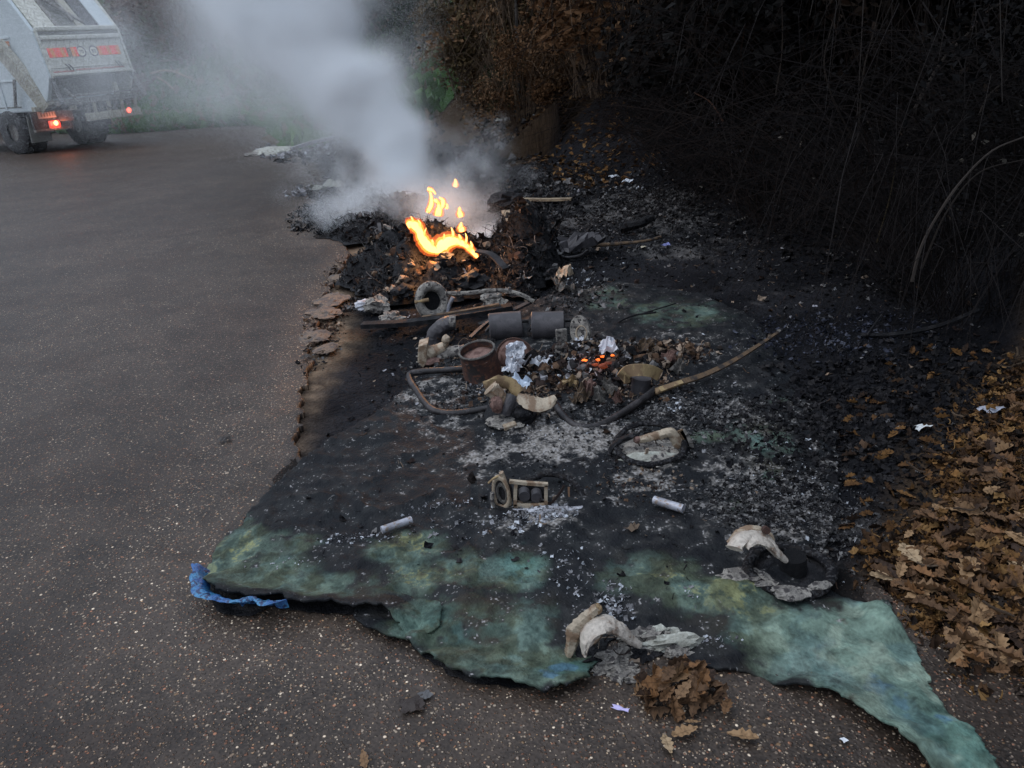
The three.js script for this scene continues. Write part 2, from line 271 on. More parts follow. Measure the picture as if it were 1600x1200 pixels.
{ // soot burnt into the asphalt, a matt black crust
  const sd = (x, z) => Math.min(0.25 * (burnAt(x, z) - 0.42 + 0.3 * (fbm(x * 40, z * 40, 3) - 0.5)), roadD(x, z) - 0.02);
  const g = fieldMesh(axis([[-2, 0.022], [1.3, 0.022]]), axis([[-1.4, 0.022], [-6.5, 0.05], [-13, 0.05]]), sd, (x, z) => 0.004 + 0.006 * (fbm(x * 2, z * 2, 3) - 0.5) + 0.003 * fbm(x * 30, z * 30, 2), { color: (x, z) => mix3([0.26, 0.25, 0.25], [0.03, 0.03, 0.034], sstep(0.36, 0.85, burnAt(x, z) + 0.25 * (fbm(x * 9, z * 9 + 5, 4) - 0.5))).map((v) => v * 1.0) });
  tag(part('soot_crust', g, matte({ map: roadTex, vertexColors: true, bumpMap: roadBump, bumpScale: 0.003, specularIntensity: 0.3 })), 'black soot crust burnt into the asphalt along the green sheet', 'soot', null, 'structure');
}

// ---------------------------------------------------------------- the burnt green sheet on the asphalt
const SHEET = gpoly([[312, 884, 0.055], [318, 918, 0.055], [345, 932, 0.055], [395, 938, 0.055], [445, 940, 0.055], [470, 946, 0.055], [520, 944, 0.055], [552, 952, 0.055], [600, 944, 0.055], [618, 960, 0.055], [640, 1000, 0.035], [660, 1015, 0.035], [700, 1042, 0.035], [740, 1058, 0.035], [790, 1066, 0.035], [850, 1080, 0.035], [885, 1074, 0.035], [922, 1054, 0.035], [935, 1030], [960, 1000], [1040, 1000], [1070, 1042], [1130, 1052], [1190, 1058], [1225, 1062, 0.03], [1262, 1072, 0.03], [1285, 1078, 0.03], [1330, 1106, 0.03], [1370, 1136, 0.03], [1400, 1158, 0.03], [1430, 1185, 0.03], [1460, 1215, 0.03], [1520, 1260, 0.03], [1580, 1250, 0.03], [1545, 1190, 0.03], [1520, 1150, 0.03], [1482, 1115, 0.03], [1455, 1085], [1440, 1045], [1425, 1010], [1396, 985], [1388, 978], [1390, 944], [1335, 950], [1300, 925], [1290, 860], [1312, 760], [1300, 660], [1240, 600], [1180, 500], [1100, 462], [960, 440], [840, 470], [700, 560], [600, 640], [520, 690], [455, 740], [400, 790], [375, 825], [345, 850]]);
const blobs = (list) => list.map(([a, b, rx, rz, k]) => { const p = G(a, b); return [p.x, p.z, rx, rz, k]; });
const most = (list, x, z) => { let s = 0; for (const [a, b, rx, rz, k] of list) { const d = ((x - a) / rx) ** 2 + ((z - b) / rz) ** 2; if (d < 7) s = Math.max(s, k * Math.exp(-d * d * 0.5 - d * 0.3)); } return s; };
// where the green is bare of soot
const BARE = blobs([[335, 915, 0.12, 0.1, 1.1], [400, 918, 0.16, 0.09, 1], [480, 925, 0.14, 0.07, 0.85], [560, 925, 0.14, 0.07, 0.8], [360, 862, 0.13, 0.16, 0.95], [330, 900, 0.1, 0.1, 1], [420, 905, 0.2, 0.1, 0.8], [450, 860, 0.15, 0.08, 0.5], [560, 940, 0.2, 0.06, 0.8], [635, 862, 0.15, 0.1, 0.9], [640, 910, 0.16, 0.1, 0.75], [730, 895, 0.15, 0.12, 0.7], [815, 895, 0.09, 0.14, 1], [700, 980, 0.18, 0.14, 0.9], [790, 985, 0.17, 0.15, 1], [850, 1050, 0.16, 0.09, 1.2], [740, 1030, 0.18, 0.08, 1.2], [1010, 905, 0.17, 0.11, 0.85], [1040, 930, 0.1, 0.1, 0.7], [1130, 945, 0.15, 0.1, 1], [1190, 985, 0.15, 0.1, 0.9], [1250, 1010, 0.12, 0.14, 1.1], [1330, 1020, 0.18, 0.18, 1.4], [1210, 1045, 0.08, 0.06, 0.9], [1400, 1080, 0.2, 0.2, 1.4], [1490, 1170, 0.3, 0.25, 1.5], [1360, 970, 0.1, 0.08, 1.2], [1190, 690, 0.12, 0.18, 0.86], [1200, 740, 0.06, 0.1, 0.8], [1110, 690, 0.1, 0.06, 0.6], [1215, 635, 0.05, 0.06, 0.8], [945, 470, 0.16, 0.3, 0.75], [1060, 495, 0.3, 0.3, 0.62], [1150, 800, 0.05, 0.05, 0.6], [300, 830, 0.1, 0.1, 1], [380, 820, 0.06, 0.06, 0.8]]);
const MINT = blobs([[1330, 1020, 0.2, 0.2, 1], [1290, 1050, 0.16, 0.1, 1], [1400, 1080, 0.2, 0.2, 1], [1360, 965, 0.12, 0.1, 1], [1470, 1150, 0.2, 0.15, 0.75], [1190, 700, 0.12, 0.2, 0.6]]);
const YELLOW = blobs([[1130, 940, 0.13, 0.1, 1], [1160, 930, 0.1, 0.08, 0.9], [1040, 905, 0.12, 0.09, 0.8], [1180, 965, 0.08, 0.06, 0.8], [640, 858, 0.13, 0.08, 0.9], [650, 905, 0.12, 0.08, 0.8], [360, 865, 0.14, 0.12, 0.8], [335, 895, 0.06, 0.08, 0.9], [745, 950, 0.1, 0.1, 0.75], [730, 900, 0.12, 0.1, 0.6], [790, 930, 0.08, 0.06, 0.6]]);
const BLUE = blobs([[880, 1058, 0.05, 0.03, 1], [860, 1068, 0.06, 0.03, 0.8], [1370, 1085, 0.05, 0.05, 0.9], [1410, 1110, 0.04, 0.04, 0.8], [1290, 1025, 0.03, 0.05, 0.6], [1450, 1140, 0.08, 0.06, 0.5], [970, 480, 0.1, 0.1, 0.4]]);
const TEAL = blobs([[815, 880, 0.07, 0.1, 1], [890, 1055, 0.08, 0.04, 1], [700, 985, 0.15, 0.1, 0.6], [1500, 1185, 0.2, 0.15, 0.9]]);
const SX = [-1.35, 1.75], SZ = [-5.6, -1.0];
function sheetColor(x, z) {
  const w = 0.045 * (noise(x * 14, z * 14) - 0.5), a = fbm((x + w) * 6 + 4, (z - w) * 6, 5), b = fbm(x * 26 + 9, z * 26, 4), c = fbm(x * 120, z * 120, 3);
  let g = mix3([0.085, 0.125, 0.1], [0.135, 0.185, 0.145], sstep(0.3, 0.7, b));
  g = mix3(g, [0.23, 0.345, 0.28], most(MINT, x, z) * (0.75 + 0.5 * (a - 0.5)));
  g = mix3(g, [0.06, 0.16, 0.14], 0.65 * most(TEAL, x, z));
  g = mix3(g, [0.22, 0.225, 0.1], 0.8 * sstep(0.48, 0.7, most(YELLOW, x, z) * 0.55 + (b - 0.5) * 0.9 + (c - 0.5) * 0.5 + 0.1));
  g = mix3(g, [0.13, 0.12, 0.055], 0.5 * sstep(0.4, 0.8, most(YELLOW, x, z)) * sstep(0.45, 0.6, a));
  g = mix3(g, [0.07, 0.15, 0.23], 0.7 * sstep(0.4, 0.6, most(BLUE, x, z) * 0.8 + (b - 0.5) * 0.9));
  const pale = sstep(0.46, 0.62, fbm(x * 13 + 70, z * 13, 5)) * most(MINT, x, z);
  g = mix3(g, [0.34, 0.42, 0.33], 0.6 * pale); g = mix3(g, [0.1, 0.19, 0.2], 0.6 * sstep(0.5, 0.66, fbm(x * 9 + 20, z * 9 + 5, 5)) * (0.35 + most(MINT, x, z) * 0.5));
  g = mix3(g, [0.055, 0.06, 0.03], 0.6 * sstep(0.45, 0.62, fbm(x * 17 + 90, z * 17, 5)) * (1 - most(MINT, x, z)));
  g = g.map((v) => v * (0.5 + 0.6 * c + 1.1 * (b - 0.42)));
  const bare = most(BARE, x, z), wild = 0.12 + 0.88 * Math.min(1, bare * 1.6), soot = sstep(0.16, 0.88, 1.1 - bare + ((a - 0.5) * 1.9 + (b - 0.5) * 1.5) * wild);
  let k = mix3([0.006, 0.0065, 0.0095], [0.019, 0.0185, 0.021], sstep(0.4, 0.7, b * 0.6 + a * 0.4));
  k = mix3(k, [0.06, 0.048, 0.025], 0.4 * sstep(0.55, 0.7, a) * bare);
  let o = mix3(g, k, 0.25 * sstep(0.35, 0.6, a) + soot * (0.97 - 0.25 * sstep(0.35, 0.6, a)));
  const ash = ashAt(x, z);
  o = mix3(o, mix3([0.2, 0.185, 0.17], [0.36, 0.34, 0.32], sstep(0.35, 0.7, c)), 0.85 * sstep(0.3, 0.78, ash * 0.72 + (a - 0.5) * 0.5 + (b - 0.5) * 1.0 + (c - 0.5) * 0.4));
  o = mix3(o, [0.3, 0.29, 0.29], sstep(0.8, 0.86, c + 0.4 * (b - 0.5) + 0.1 * ash) * soot);
  return o.map((v) => v * 0.82);
}
const sheetTex = tex(1536, (u, v) => srgb3(sheetColor(lerp(SX[0], SX[1], u), lerp(SZ[1], SZ[0], v))), { m: 2048 });
sheetTex.wrapS = sheetTex.wrapT = THREE.ClampToEdgeWrapping;
const sheetBump = tex(1024, ((a, b) => (u, v) => { const k = 0.6 * a(u, v) + 0.4 * b(u, v); return [k, k, k]; })(wrapN((u, v) => fbm(u * 26, v * 26, 5)), wrapN((u, v) => fbm(u * 120, v * 120, 3))), { srgb: false });
sheetBump.repeat.set(4, 5);
const sheetMat = matte({ map: sheetTex, bumpMap: sheetBump, bumpScale: 0.007, roughness: 0.7, specularIntensity: 0.3 });
const sheetD = (x, z) => polySD(SHEET, x, z) + 0.03 * (fbm(x * 22, z * 22, 4) - 0.5) + 0.016 * (noise(x * 60, z * 60) - 0.5);
const lifted = (list) => list.map(([a, b, rx, rz, k]) => { const p = G(a, b, k + 0.01); return [p.x, p.z, rx, rz, k]; });
const LIFT = lifted([[335, 925, 0.16, 0.14, 0.06], [400, 938, 0.14, 0.1, 0.055], [470, 946, 0.12, 0.1, 0.045], [560, 952, 0.16, 0.1, 0.05], [610, 948, 0.06, 0.08, 0.03], [700, 1042, 0.14, 0.09, 0.03], [800, 1068, 0.2, 0.1, 0.028], [640, 1000, 0.05, 0.06, 0.018], [900, 1066, 0.1, 0.08, 0.012], [1330, 1106, 0.2, 0.1, 0.03], [1410, 1165, 0.2, 0.12, 0.045], [1270, 1075, 0.1, 0.06, 0.02], [1385, 960, 0.05, 0.06, 0.03]]);
function sheetH(x, z) {
  const d = polySD(SHEET, x, z);
  return 0.02 + 0.022 * (fbm(x * 3.1 + 2, z * 3.1, 3) - 0.5) + 0.016 * (fbm(x * 9, z * 9, 4) - 0.5) + 0.006 * (fbm(x * 40, z * 40, 2) - 0.5) + 0.014 * Math.pow(1 - Math.abs(2 * fbm(x * 4.5 + 31, z * 4.5, 3) - 1), 9) + most(LIFT, x, z) * sstep(0.16, 0.0, d) - 0.012 * sstep(0.2, 0, d) * (1 - sstep(0, 0.02, most(LIFT, x, z)));
}
const sheet = thing('burnt_sheet', 'large green foam sheet, burnt black in the middle, torn front edge lifted off the asphalt', 'foam sheet', V(0, 0, 0));
{
  const uv = (x, z) => [(x - SX[0]) / (SX[1] - SX[0]), (z - SZ[1]) / (SZ[0] - SZ[1])];
  const xs = axis([[-1.3, 0.012], [1.7, 0.012]]), zs = axis([[-1.0, 0.012], [-3, 0.02], [-5.5, 0.02]]);
  part('torn_sheet', fieldMesh(xs, zs, sheetD, sheetH, { thick: 0.007, uv }), sheetMat, sheet);
  // the layer that has slipped out from under the front edge
  const FLAP = gpoly([[555, 962], [552, 975], [572, 990], [600, 1002], [628, 1008], [660, 1006], [690, 990], [690, 950], [600, 935]]);
  part('slipped_layer', fieldMesh(axis([[-0.75, 0.008], [-0.05, 0.008]]), axis([[-1.6, 0.008], [-2.4, 0.008]]), (x, z) => polySD(FLAP, x, z) + 0.014 * (fbm(x * 26, z * 26, 3) - 0.5), (x, z) => 0.012 + 0.02 * sstep(0.12, 0, polySD(FLAP, x, z)) * (0.4 + noise(x * 9, z * 9)) + 0.006 * (fbm(x * 16, z * 16, 2) - 0.5), { thick: 0.006, uv }), sheetMat, sheet);
  // charred matter under the lifted lip, its black also standing in for gap shade
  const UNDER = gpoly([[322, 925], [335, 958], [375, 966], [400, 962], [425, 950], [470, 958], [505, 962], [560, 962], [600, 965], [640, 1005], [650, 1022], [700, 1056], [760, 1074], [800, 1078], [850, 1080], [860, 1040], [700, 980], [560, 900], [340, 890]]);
  part('charred_gap_layer', fieldMesh(axis([[-1.3, 0.01], [0.2, 0.01]]), axis([[-1.5, 0.01], [-2.5, 0.01]]), (x, z) => polySD(UNDER, x, z) + 0.03 * (fbm(x * 30, z * 30, 4) - 0.5), (x, z) => 0.005 + 0.005 * fbm(x * 30, z * 30, 2)), M.char, sheet);
  // blue film folded round the left corner
  const e = [[309, 880], [308, 900], [312, 918], [328, 928], [350, 934], [372, 936], [398, 932], [415, 938], [448, 937]].map(([a, b], i) => G(a, b, 0.074 + 0.004 * (i % 2)));
  const blue = std({ map: patchy([0.03, 0.12, 0.34], [0.05, 0.22, 0.42], 61, 0.4, 0.6, 0.2, [0.015, 0.04, 0.12]), bumpMap: bumpTex, bumpScale: 0.006, roughness: 0.4 });
  const film = [];
  { const cv = new THREE.CatmullRomCurve3(e), n = 70, k = 7, pos = [], idx = [], uvs = [];
    for (let i = 0; i <= n; i++) { const p = cv.getPoint(i / n), t = cv.getTangent(i / n), o = V(-t.z, 0, t.x).normalize(); const width = 0.055 * (0.5 + 0.9 * noise(i * 0.21, 3)) * Math.min(1, (n - i) / 14 + 0.3);
      for (let j = 0; j <= k; j++) { const a = j / k, w = width * (a - 0.42); const q = p.clone().addScaledVector(o, -w + 0.004 * (noise(i * 0.5, j * 0.9) - 0.5)); q.y += 0.006 * Math.sin(a * 3.1) - 0.04 * a * a + 0.012 * (noise(i * 0.3 + 9, j * 0.6) - 0.5); pos.push(q.x, q.y, q.z); uvs.push(i * 0.01, j * 0.01); } }
    for (let i = 0; i < n; i++) for (let j = 0; j < k; j++) { const a = i * (k + 1) + j; idx.push(a, a + 1, a + k + 1, a + 1, a + k + 2, a + k + 1); }
    const g = new THREE.BufferGeometry(); g.setAttribute('position', new THREE.Float32BufferAttribute(pos, 3)); g.setAttribute('uv', new THREE.Float32BufferAttribute(uvs, 2)); g.setIndex(idx); g.computeVertexNormals(); film.push(g); }
  part('blue_film', film, blue, sheet, 'crinkled bright blue film round the left front corner');
}

// ---------------------------------------------------------------- refuse truck on the bend
{
  const P0 = G(161, 230), YAW = 1.06, t = thing('refuse_truck', 'dirty white refuse truck seen from behind, red lamps lit, on the road in the smoke', 'truck', P0, YAW);
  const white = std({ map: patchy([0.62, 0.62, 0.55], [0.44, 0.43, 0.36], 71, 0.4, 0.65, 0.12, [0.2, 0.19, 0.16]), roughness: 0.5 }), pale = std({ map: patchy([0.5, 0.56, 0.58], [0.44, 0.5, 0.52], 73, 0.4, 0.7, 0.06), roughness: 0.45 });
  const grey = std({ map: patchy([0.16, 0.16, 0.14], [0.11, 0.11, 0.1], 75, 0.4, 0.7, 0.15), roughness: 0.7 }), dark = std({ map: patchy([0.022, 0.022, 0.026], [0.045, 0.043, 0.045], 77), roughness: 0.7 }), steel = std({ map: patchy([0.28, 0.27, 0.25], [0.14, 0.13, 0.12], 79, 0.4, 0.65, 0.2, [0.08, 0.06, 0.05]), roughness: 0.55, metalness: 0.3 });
  const beige = std({ map: patchy([0.42, 0.4, 0.32], [0.26, 0.24, 0.19], 81, 0.4, 0.65, 0.2), roughness: 0.75 }), rubber = std({ color: rgb(0.016, 0.016, 0.018), roughness: 0.85 }), redPaint = std({ color: rgb(0.4, 0.05, 0.04), roughness: 0.6 });
  const w = 1.06;
  // container body, in front of the tailgate
  const side = new THREE.Shape([[-0.4, 0.95], [-0.3, 1.7], [-0.75, 3.35], [-4.6, 3.35], [-4.6, 0.95]].map((p) => new THREE.Vector2(p[0], p[1])));
  const bodyGeo = new THREE.ExtrudeGeometry(side, { depth: 2 * w, bevelEnabled: true, bevelSize: 0.03, bevelThickness: 0.03, bevelSegments: 2 }); bodyGeo.rotateY(-Math.PI / 2).translate(w, 0, 0);
  const body = part('container_body', boxUV(bodyGeo), pale, t);
  part('side_seam', [box(0.03, 0.05, 3.9, -w - 0.04, 2.48, -2.6), box(0.03, 0.04, 3.9, -w - 0.04, 1.6, -2.6), box(0.03, 1.4, 0.05, -w - 0.04, 1.7, -1.5), box(0.03, 1.4, 0.05, -w - 0.04, 1.7, -3)], pale, body);
  for (const [y, z] of [[2.36, -0.78], [2.25, -0.92]]) part('sticker', box(0.012, 0.1, 0.14, -w - 0.04, y, z), std({ color: rgb(0.5, 0.2, 0.08) }), body);
  // tailgate: side plates, roof slope, panel with bands
  const gate = new THREE.Shape([[-0.42, 1.05], [0.05, 1.15], [0.34, 1.62], [0.16, 2.55], [-0.5, 3.4], [-0.75, 3.4], [-0.3, 1.7]].map((p) => new THREE.Vector2(p[0], p[1])));
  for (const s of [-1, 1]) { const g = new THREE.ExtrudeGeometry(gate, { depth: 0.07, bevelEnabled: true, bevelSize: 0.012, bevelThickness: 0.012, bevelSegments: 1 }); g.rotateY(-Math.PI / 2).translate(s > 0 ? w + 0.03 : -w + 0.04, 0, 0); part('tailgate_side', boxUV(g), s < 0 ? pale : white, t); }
  const lean = -0.19, pz = (y) => 0.34 - (y - 1.62) * 0.194;
  const panel = part('tailgate_panel', box(2.0, 0.94, 0.05, 0, 2.08, pz(2.08), 0.012, lean), white, t);
  part('upper_rail', box(2.04, 0.11, 0.1, 0, 2.58, pz(2.58) + 0.02, 0.03, lean), white, t);
  part('lower_rail', box(2.0, 0.1, 0.08, 0, 2.4, pz(2.4) + 0.04, 0.03, lean), white, t);
  part('rail_gap', box(1.98, 0.07, 0.03, 0, 2.49, pz(2.49) + 0.02, 0.006, lean), grey, t);
  part('bottom_lip', [box(2.04, 0.06, 0.07, 0, 1.65, pz(1.65) + 0.03, 0.015, lean), box(2.0, 0.025, 0.04, 0, 1.79, pz(1.79) + 0.025, 0.008, lean)], white, t);
  part('red_line', [box(1.25, 0.03, 0.012, 0.22, 1.73, pz(1.73) + 0.03, 0.004, lean), box(0.5, 0.03, 0.012, -0.72, 1.71, pz(1.71) + 0.03, 0.004, lean)], std({ color: rgb(0.35, 0.12, 0.1) }), panel);
  const strip = std({ map: tex(128, (u, v) => { const q = Math.abs(((u * 4 + v * 0.4) % 1) - 0.5) < 0.18 && noise(u * 7, v * 3) > 0.35, k = 0.85 + 0.3 * noise(u * 40, v * 30); return srgb3((q ? [0.62, 0.2, 0.03] : [0.85, 0.045, 0.03]).map((x) => x * k)); }), roughness: 0.4 });
  for (const [x, ww] of [[-0.57, 0.72], [0.6, 0.58]]) part('reflective_strip', box(ww, 0.2, 0.012, x, 2.1, pz(2.1) + 0.031, 0.004, lean), strip, panel);
  part('strip_gap', box(0.1, 0.2, 0.012, -0.42, 2.1, pz(2.1) + 0.035, 0.003, lean), std({ color: rgb(0.16, 0.1, 0.06) }), panel);
  const disc = (() => { const c = document.createElement('canvas'); c.width = c.height = 128; const g = c.getContext('2d'); g.fillStyle = '#c8c4b4'; g.fillRect(0, 0, 128, 128); g.strokeStyle = '#4a4450'; g.lineWidth = 16; g.beginPath(); g.arc(64, 64, 54, 0, 7); g.stroke(); g.fillStyle = '#4a4450'; g.font = 'bold 62px sans-serif'; g.textAlign = 'center'; return (s) => { const k = document.createElement('canvas'); k.width = k.height = 128; const q = k.getContext('2d'); q.drawImage(c, 0, 0); q.fillStyle = '#4a4450'; q.font = 'bold 58px sans-serif'; q.textAlign = 'center'; q.fillText(s, 64, 85); const t = new THREE.CanvasTexture(k); t.colorSpace = THREE.SRGBColorSpace; return t; }; })();
  for (const [x, s] of [[-0.12, '70'], [0.2, '80']]) { const g = new THREE.CircleGeometry(0.125, 28); g.rotateX(lean).translate(x, 2.1, pz(2.1) + 0.033); part('speed_disc', g, std({ map: disc(s), roughness: 0.6 }), panel); }
  for (const x of [-0.62, -0.55, 0.66, 0.74]) part('hook', tube([V(x, 1.86, pz(1.86) + 0.04), V(x + 0.02, 1.8, pz(1.8) + 0.07), V(x + 0.06, 1.73, pz(1.73) + 0.06)], 0.012, 8, 6), dark, panel);
  for (const s of [-1, 1]) part('side_edge', box(0.05, 1.0, 0.08, s * 1.03, 2.08, pz(2.08) + 0.02, 0.015, lean), white, panel);
  // sloping top: plates, ram and a dark plate painted as the shaded opening between
  const roof = (x0, x1, m, name, dz = 0, y0 = 2.62, y1 = 3.42) => { const len = Math.hypot(y1 - y0, 0.68), a = Math.atan2(0.68, y1 - y0); return part(name, box(x1 - x0, len, 0.04, (x0 + x1) / 2, (y0 + y1) / 2, 0.14 - 0.34 + dz - (y0 - 2.62) * 0.4, 0.01, -a), m, t); };
  roof(-1.02, 1.02, grey, 'roof_plate', -0.06); roof(-1.0, -0.5, white, 'roof_cover'); roof(0.62, 1.0, pale, 'roof_cover', 0.0); roof(0.28, 0.62, dark, 'opening_shade_plate', -0.02); roof(0.02, 0.2, beige, 'roof_rib', 0.03); roof(-0.5, -0.4, steel, 'roof_rib', 0.02);
  part('hydraulic_ram', [tube([V(-0.42, 3.3, -0.36), V(0.22, 2.7, 0.16)], 0.035, 4), tube([V(-0.1, 3.4, -0.42), V(0.0, 2.75, 0.1)], 0.03, 4)], steel, t);
  // hopper
  part('hopper', [box(1.98, 0.62, 0.05, 0, 1.32, -0.3, 0.01, 0.4), box(1.98, 0.05, 0.62, 0, 1.06, -0.05, 0.01, 0.1)], grey, t);
  part('hopper_sill', [box(1.7, 0.045, 0.06, 0.2, 1.2, 0.36), box(2.06, 0.12, 0.1, 0, 1.08, 0.28)], steel, t);
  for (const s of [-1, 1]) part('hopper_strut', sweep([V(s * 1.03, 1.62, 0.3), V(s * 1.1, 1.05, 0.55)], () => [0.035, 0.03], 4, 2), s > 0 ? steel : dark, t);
  // bin lift
  const lift = part('bin_lift', [box(1.5, 0.06, 0.05, 0.32, 0.66, 0.5), box(1.5, 0.14, 0.03, 0.32, 0.73, 0.49), box(1.6, 0.08, 0.1, 0.3, 1.04, 0.4)], beige, t);
  for (let k = 0; k < 8; k++) part('lift_bar', box(k % 3 ? 0.085 : 0.12, 0.34, 0.03, -0.32 + k * 0.185, 0.88, 0.48, 0.008, 0.1), k % 2 ? beige : steel, lift);
  for (let k = 0; k < 6; k++) part('lift_hook', [tube([V(-0.35 + k * 0.27, 1.0, 0.44), V(-0.32 + k * 0.27, 1.12, 0.5), V(-0.27 + k * 0.27, 1.05, 0.53)], 0.022, 8, 6)], beige, lift);
  { const g = new THREE.TorusGeometry(0.15, 0.022, 6, 22); g.translate(0.3, 1.0, 0.5); part('lift_chain', g, steel, lift); }
  part('lift_bracket', [box(0.1, 0.2, 0.1, 0.55, 1.22, 0.46), box(0.08, 0.1, 0.1, 0.58, 1.36, 0.42), box(0.1, 0.16, 0.12, 0.98, 1.05, 0.46), box(0.12, 0.2, 0.12, -0.62, 1.0, 0.4)], beige, lift);
  lift.position.z = -0.22;
  // big arm plate on the left rear corner
  part('lift_arm', sweep([V(-1.26, 2.36, -0.9), V(-1.14, 1.7, -0.5), V(-1.0, 0.98, -0.12)], (u) => [0.09, 0.17 + 0.02 * u], 4, 10, V(0, 0, 1)), beige, t);
  part('arm_ram', tube([V(-1.2, 1.62, -0.75), V(-1.18, 1.05, -1.02)], 0.035, 4), steel, t); part('arm_ram', tube([V(-0.78, 1.35, 0.3), V(-0.55, 1.0, 0.42)], 0.03, 4), steel, t);
  part('step_bracket', [box(0.32, 0.1, 0.12, -1.06, 0.98, -0.35), box(0.1, 0.28, 0.1, -1.0, 1.06, -0.2)], beige, t);
  // chassis, lamp board, plate
  part('chassis', [box(0.1, 0.24, 4.6, -0.42, 0.78, -2.4), box(0.1, 0.24, 4.6, 0.42, 0.78, -2.4), box(2.1, 0.14, 0.3, 0, 0.98, -0.3)], dark, t);
  const board = part('lamp_board', [box(0.88, 0.44, 0.06, -0.64, 0.72, -0.75), box(0.06, 0.5, 0.08, -0.18, 0.7, -0.65)], dark, t);
  part('bumper_bar', box(0.95, 0.05, 0.1, -0.62, 0.5, -0.71), steel, t);
  const plate = (() => { const c = document.createElement('canvas'); c.width = 128; c.height = 32; const g = c.getContext('2d'); g.fillStyle = '#b9b8ae'; g.fillRect(0, 0, 128, 32); g.fillStyle = '#777870'; for (let i = 0; i < 6; i++) g.fillRect(18 + i * 17, 7, 9, 18); const q = new THREE.CanvasTexture(c); q.colorSpace = THREE.SRGBColorSpace; return q; })();
  { const g = new THREE.PlaneGeometry(0.52, 0.17); g.translate(-0.66, 0.84, -0.718); part('number_plate', g, std({ map: plate, roughness: 0.5 }), board); }
  const lampM = (c, k) => new THREE.MeshStandardMaterial({ color: c.clone().multiplyScalar(0.4), emissive: c, emissiveIntensity: k, roughness: 0.4 });
  part('red_tail_light', box(0.28, 0.17, 0.05, -0.58, 0.61, -0.7, 0.02), lampM(rgb(1, 0.1, 0.06), 0.5), t);
  part('tail_light_bulb', (() => { const g = new THREE.SphereGeometry(0.055, 14, 10); g.scale(1, 1, 0.5).translate(-0.56, 0.63, -0.67); return g; })(), lampM(rgb(1, 0.42, 0.14), 3), t);
  part('amber_light', (() => { const g = new THREE.SphereGeometry(0.045, 12, 8); g.scale(0.8, 1, 0.5).translate(-0.37, 0.86, -0.7); return g; })(), lampM(rgb(1, 0.62, 0.2), 2.2), t);
  part('red_marker_light', (() => { const g = new THREE.SphereGeometry(0.06, 12, 8); g.scale(1, 1, 0.5).translate(0.72, 0.76, 0.31); return g; })(), lampM(rgb(1, 0.13, 0.09), 1.6), t);
  const lamp = new THREE.PointLight(new THREE.Color(1, 0.25, 0.12), 0.2); lamp.name = 'tail_glow'; lamp.position.set(-0.56, 0.63, -0.55); lamp.castShadow = true; t.add(lamp);
  // wheels with mudguards
  const wheel = (x, z) => { const g = part('wheel', (() => { const p = [[0.2, -0.12], [0.36, -0.14], [0.47, -0.12], [0.5, -0.07], [0.5, 0.07], [0.47, 0.12], [0.36, 0.14], [0.2, 0.12]].map((q) => new THREE.Vector2(q[0], q[1])); const l = new THREE.LatheGeometry(p, 36); l.rotateZ(Math.PI / 2); return l; })(), rubber, t); g.position.set(x, 0.5, z);
    const rim = cyl(0.24, 0.24, 0.1, 0, 0, 0, 0, 0, Math.PI / 2, 24); part('rim', rim, steel, g); part('tread', Array.from({ length: 30 }, (_, k) => { const a = k / 30 * 6.283; const q = box(0.2, 0.03, 0.05, 0, 0, 0, 0.005); q.translate(0, 0.5, 0).rotateX(a); return q; }), rubber, g); };
  for (const x of [-0.98, -0.68, 0.68, 0.98]) wheel(x, -1.55);
  for (const x of [-0.95, 0.95]) wheel(x, -3.9);
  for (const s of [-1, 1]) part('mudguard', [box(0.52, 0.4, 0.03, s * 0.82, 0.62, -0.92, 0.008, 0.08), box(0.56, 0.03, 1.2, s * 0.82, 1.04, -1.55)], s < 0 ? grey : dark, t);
  part('mud_flap', box(0.52, 0.3, 0.02, -0.86, 0.4, -0.9, 0.006, 0.08), std({ color: rgb(0.15, 0.15, 0.135), roughness: 0.8 }), t);
  // cab
  const cab = part('cab', box(2.1, 2.3, 1.5, 0, 1.6, -5.5, 0.12), pale, t);
  for (const s of [-1, 1]) part('cab_window', box(0.02, 0.7, 0.8, s * 1.055, 2.1, -5.6, 0.005), std({ color: rgb(0.02, 0.03, 0.035), roughness: 0.1 }), cab);
}

// ---------------------------------------------------------------- scraps: shapes shared by the loose burnt matter
function scrapGeo(kind, s) {
  if (kind === 'flake') { const g = crumple(1, 0.7, s * 3.1, 0.5, 3); return g; }
  if (kind === 'bit') return lump(0.5, s * 7.7, 1, 0.7, 0.85, 0.7, 1);
  if (kind === 'curl') { const p = []; for (let i = 0; i < 5; i++) p.push(V(i * 0.28 - 0.55, 0.16 * Math.sin(i * 1.3 + s), 0.22 * Math.cos(i * 0.9 + s * 2))); return sweep(p, (t) => [0.07 * (1 - 0.5 * t), 0.025], 4, 7); }
  if (kind === 'wire') { const p = []; for (let i = 0; i < 7; i++) p.push(V(i * 0.2 - 0.6 + 0.1 * Math.sin(i * 2.1 + s), 0.14 + 0.14 * Math.sin(i * 1.7 + s * 2), 0.2 * Math.cos(i * 1.3 + s * 3))); return sweep(p, () => [0.012, 0.012], 3, 14); }
  const p = []; for (let i = 0; i < 4; i++) p.push(V(i * 0.33 - 0.5, 0.05 * Math.sin(i * 2 + s), 0.05 * Math.cos(i * 1.7 + s))); return sweep(p, () => [0.045, 0.03], 4, 4);
}
const SCRAP = {}; for (const k of ['flake', 'bit', 'curl', 'stick', 'wire']) SCRAP[k] = [1, 2, 3].map((s) => scrapGeo(k, s));
const scrapMat = matte({ roughness: 0.9, color: 0xffffff, specularIntensity: 0.25 });
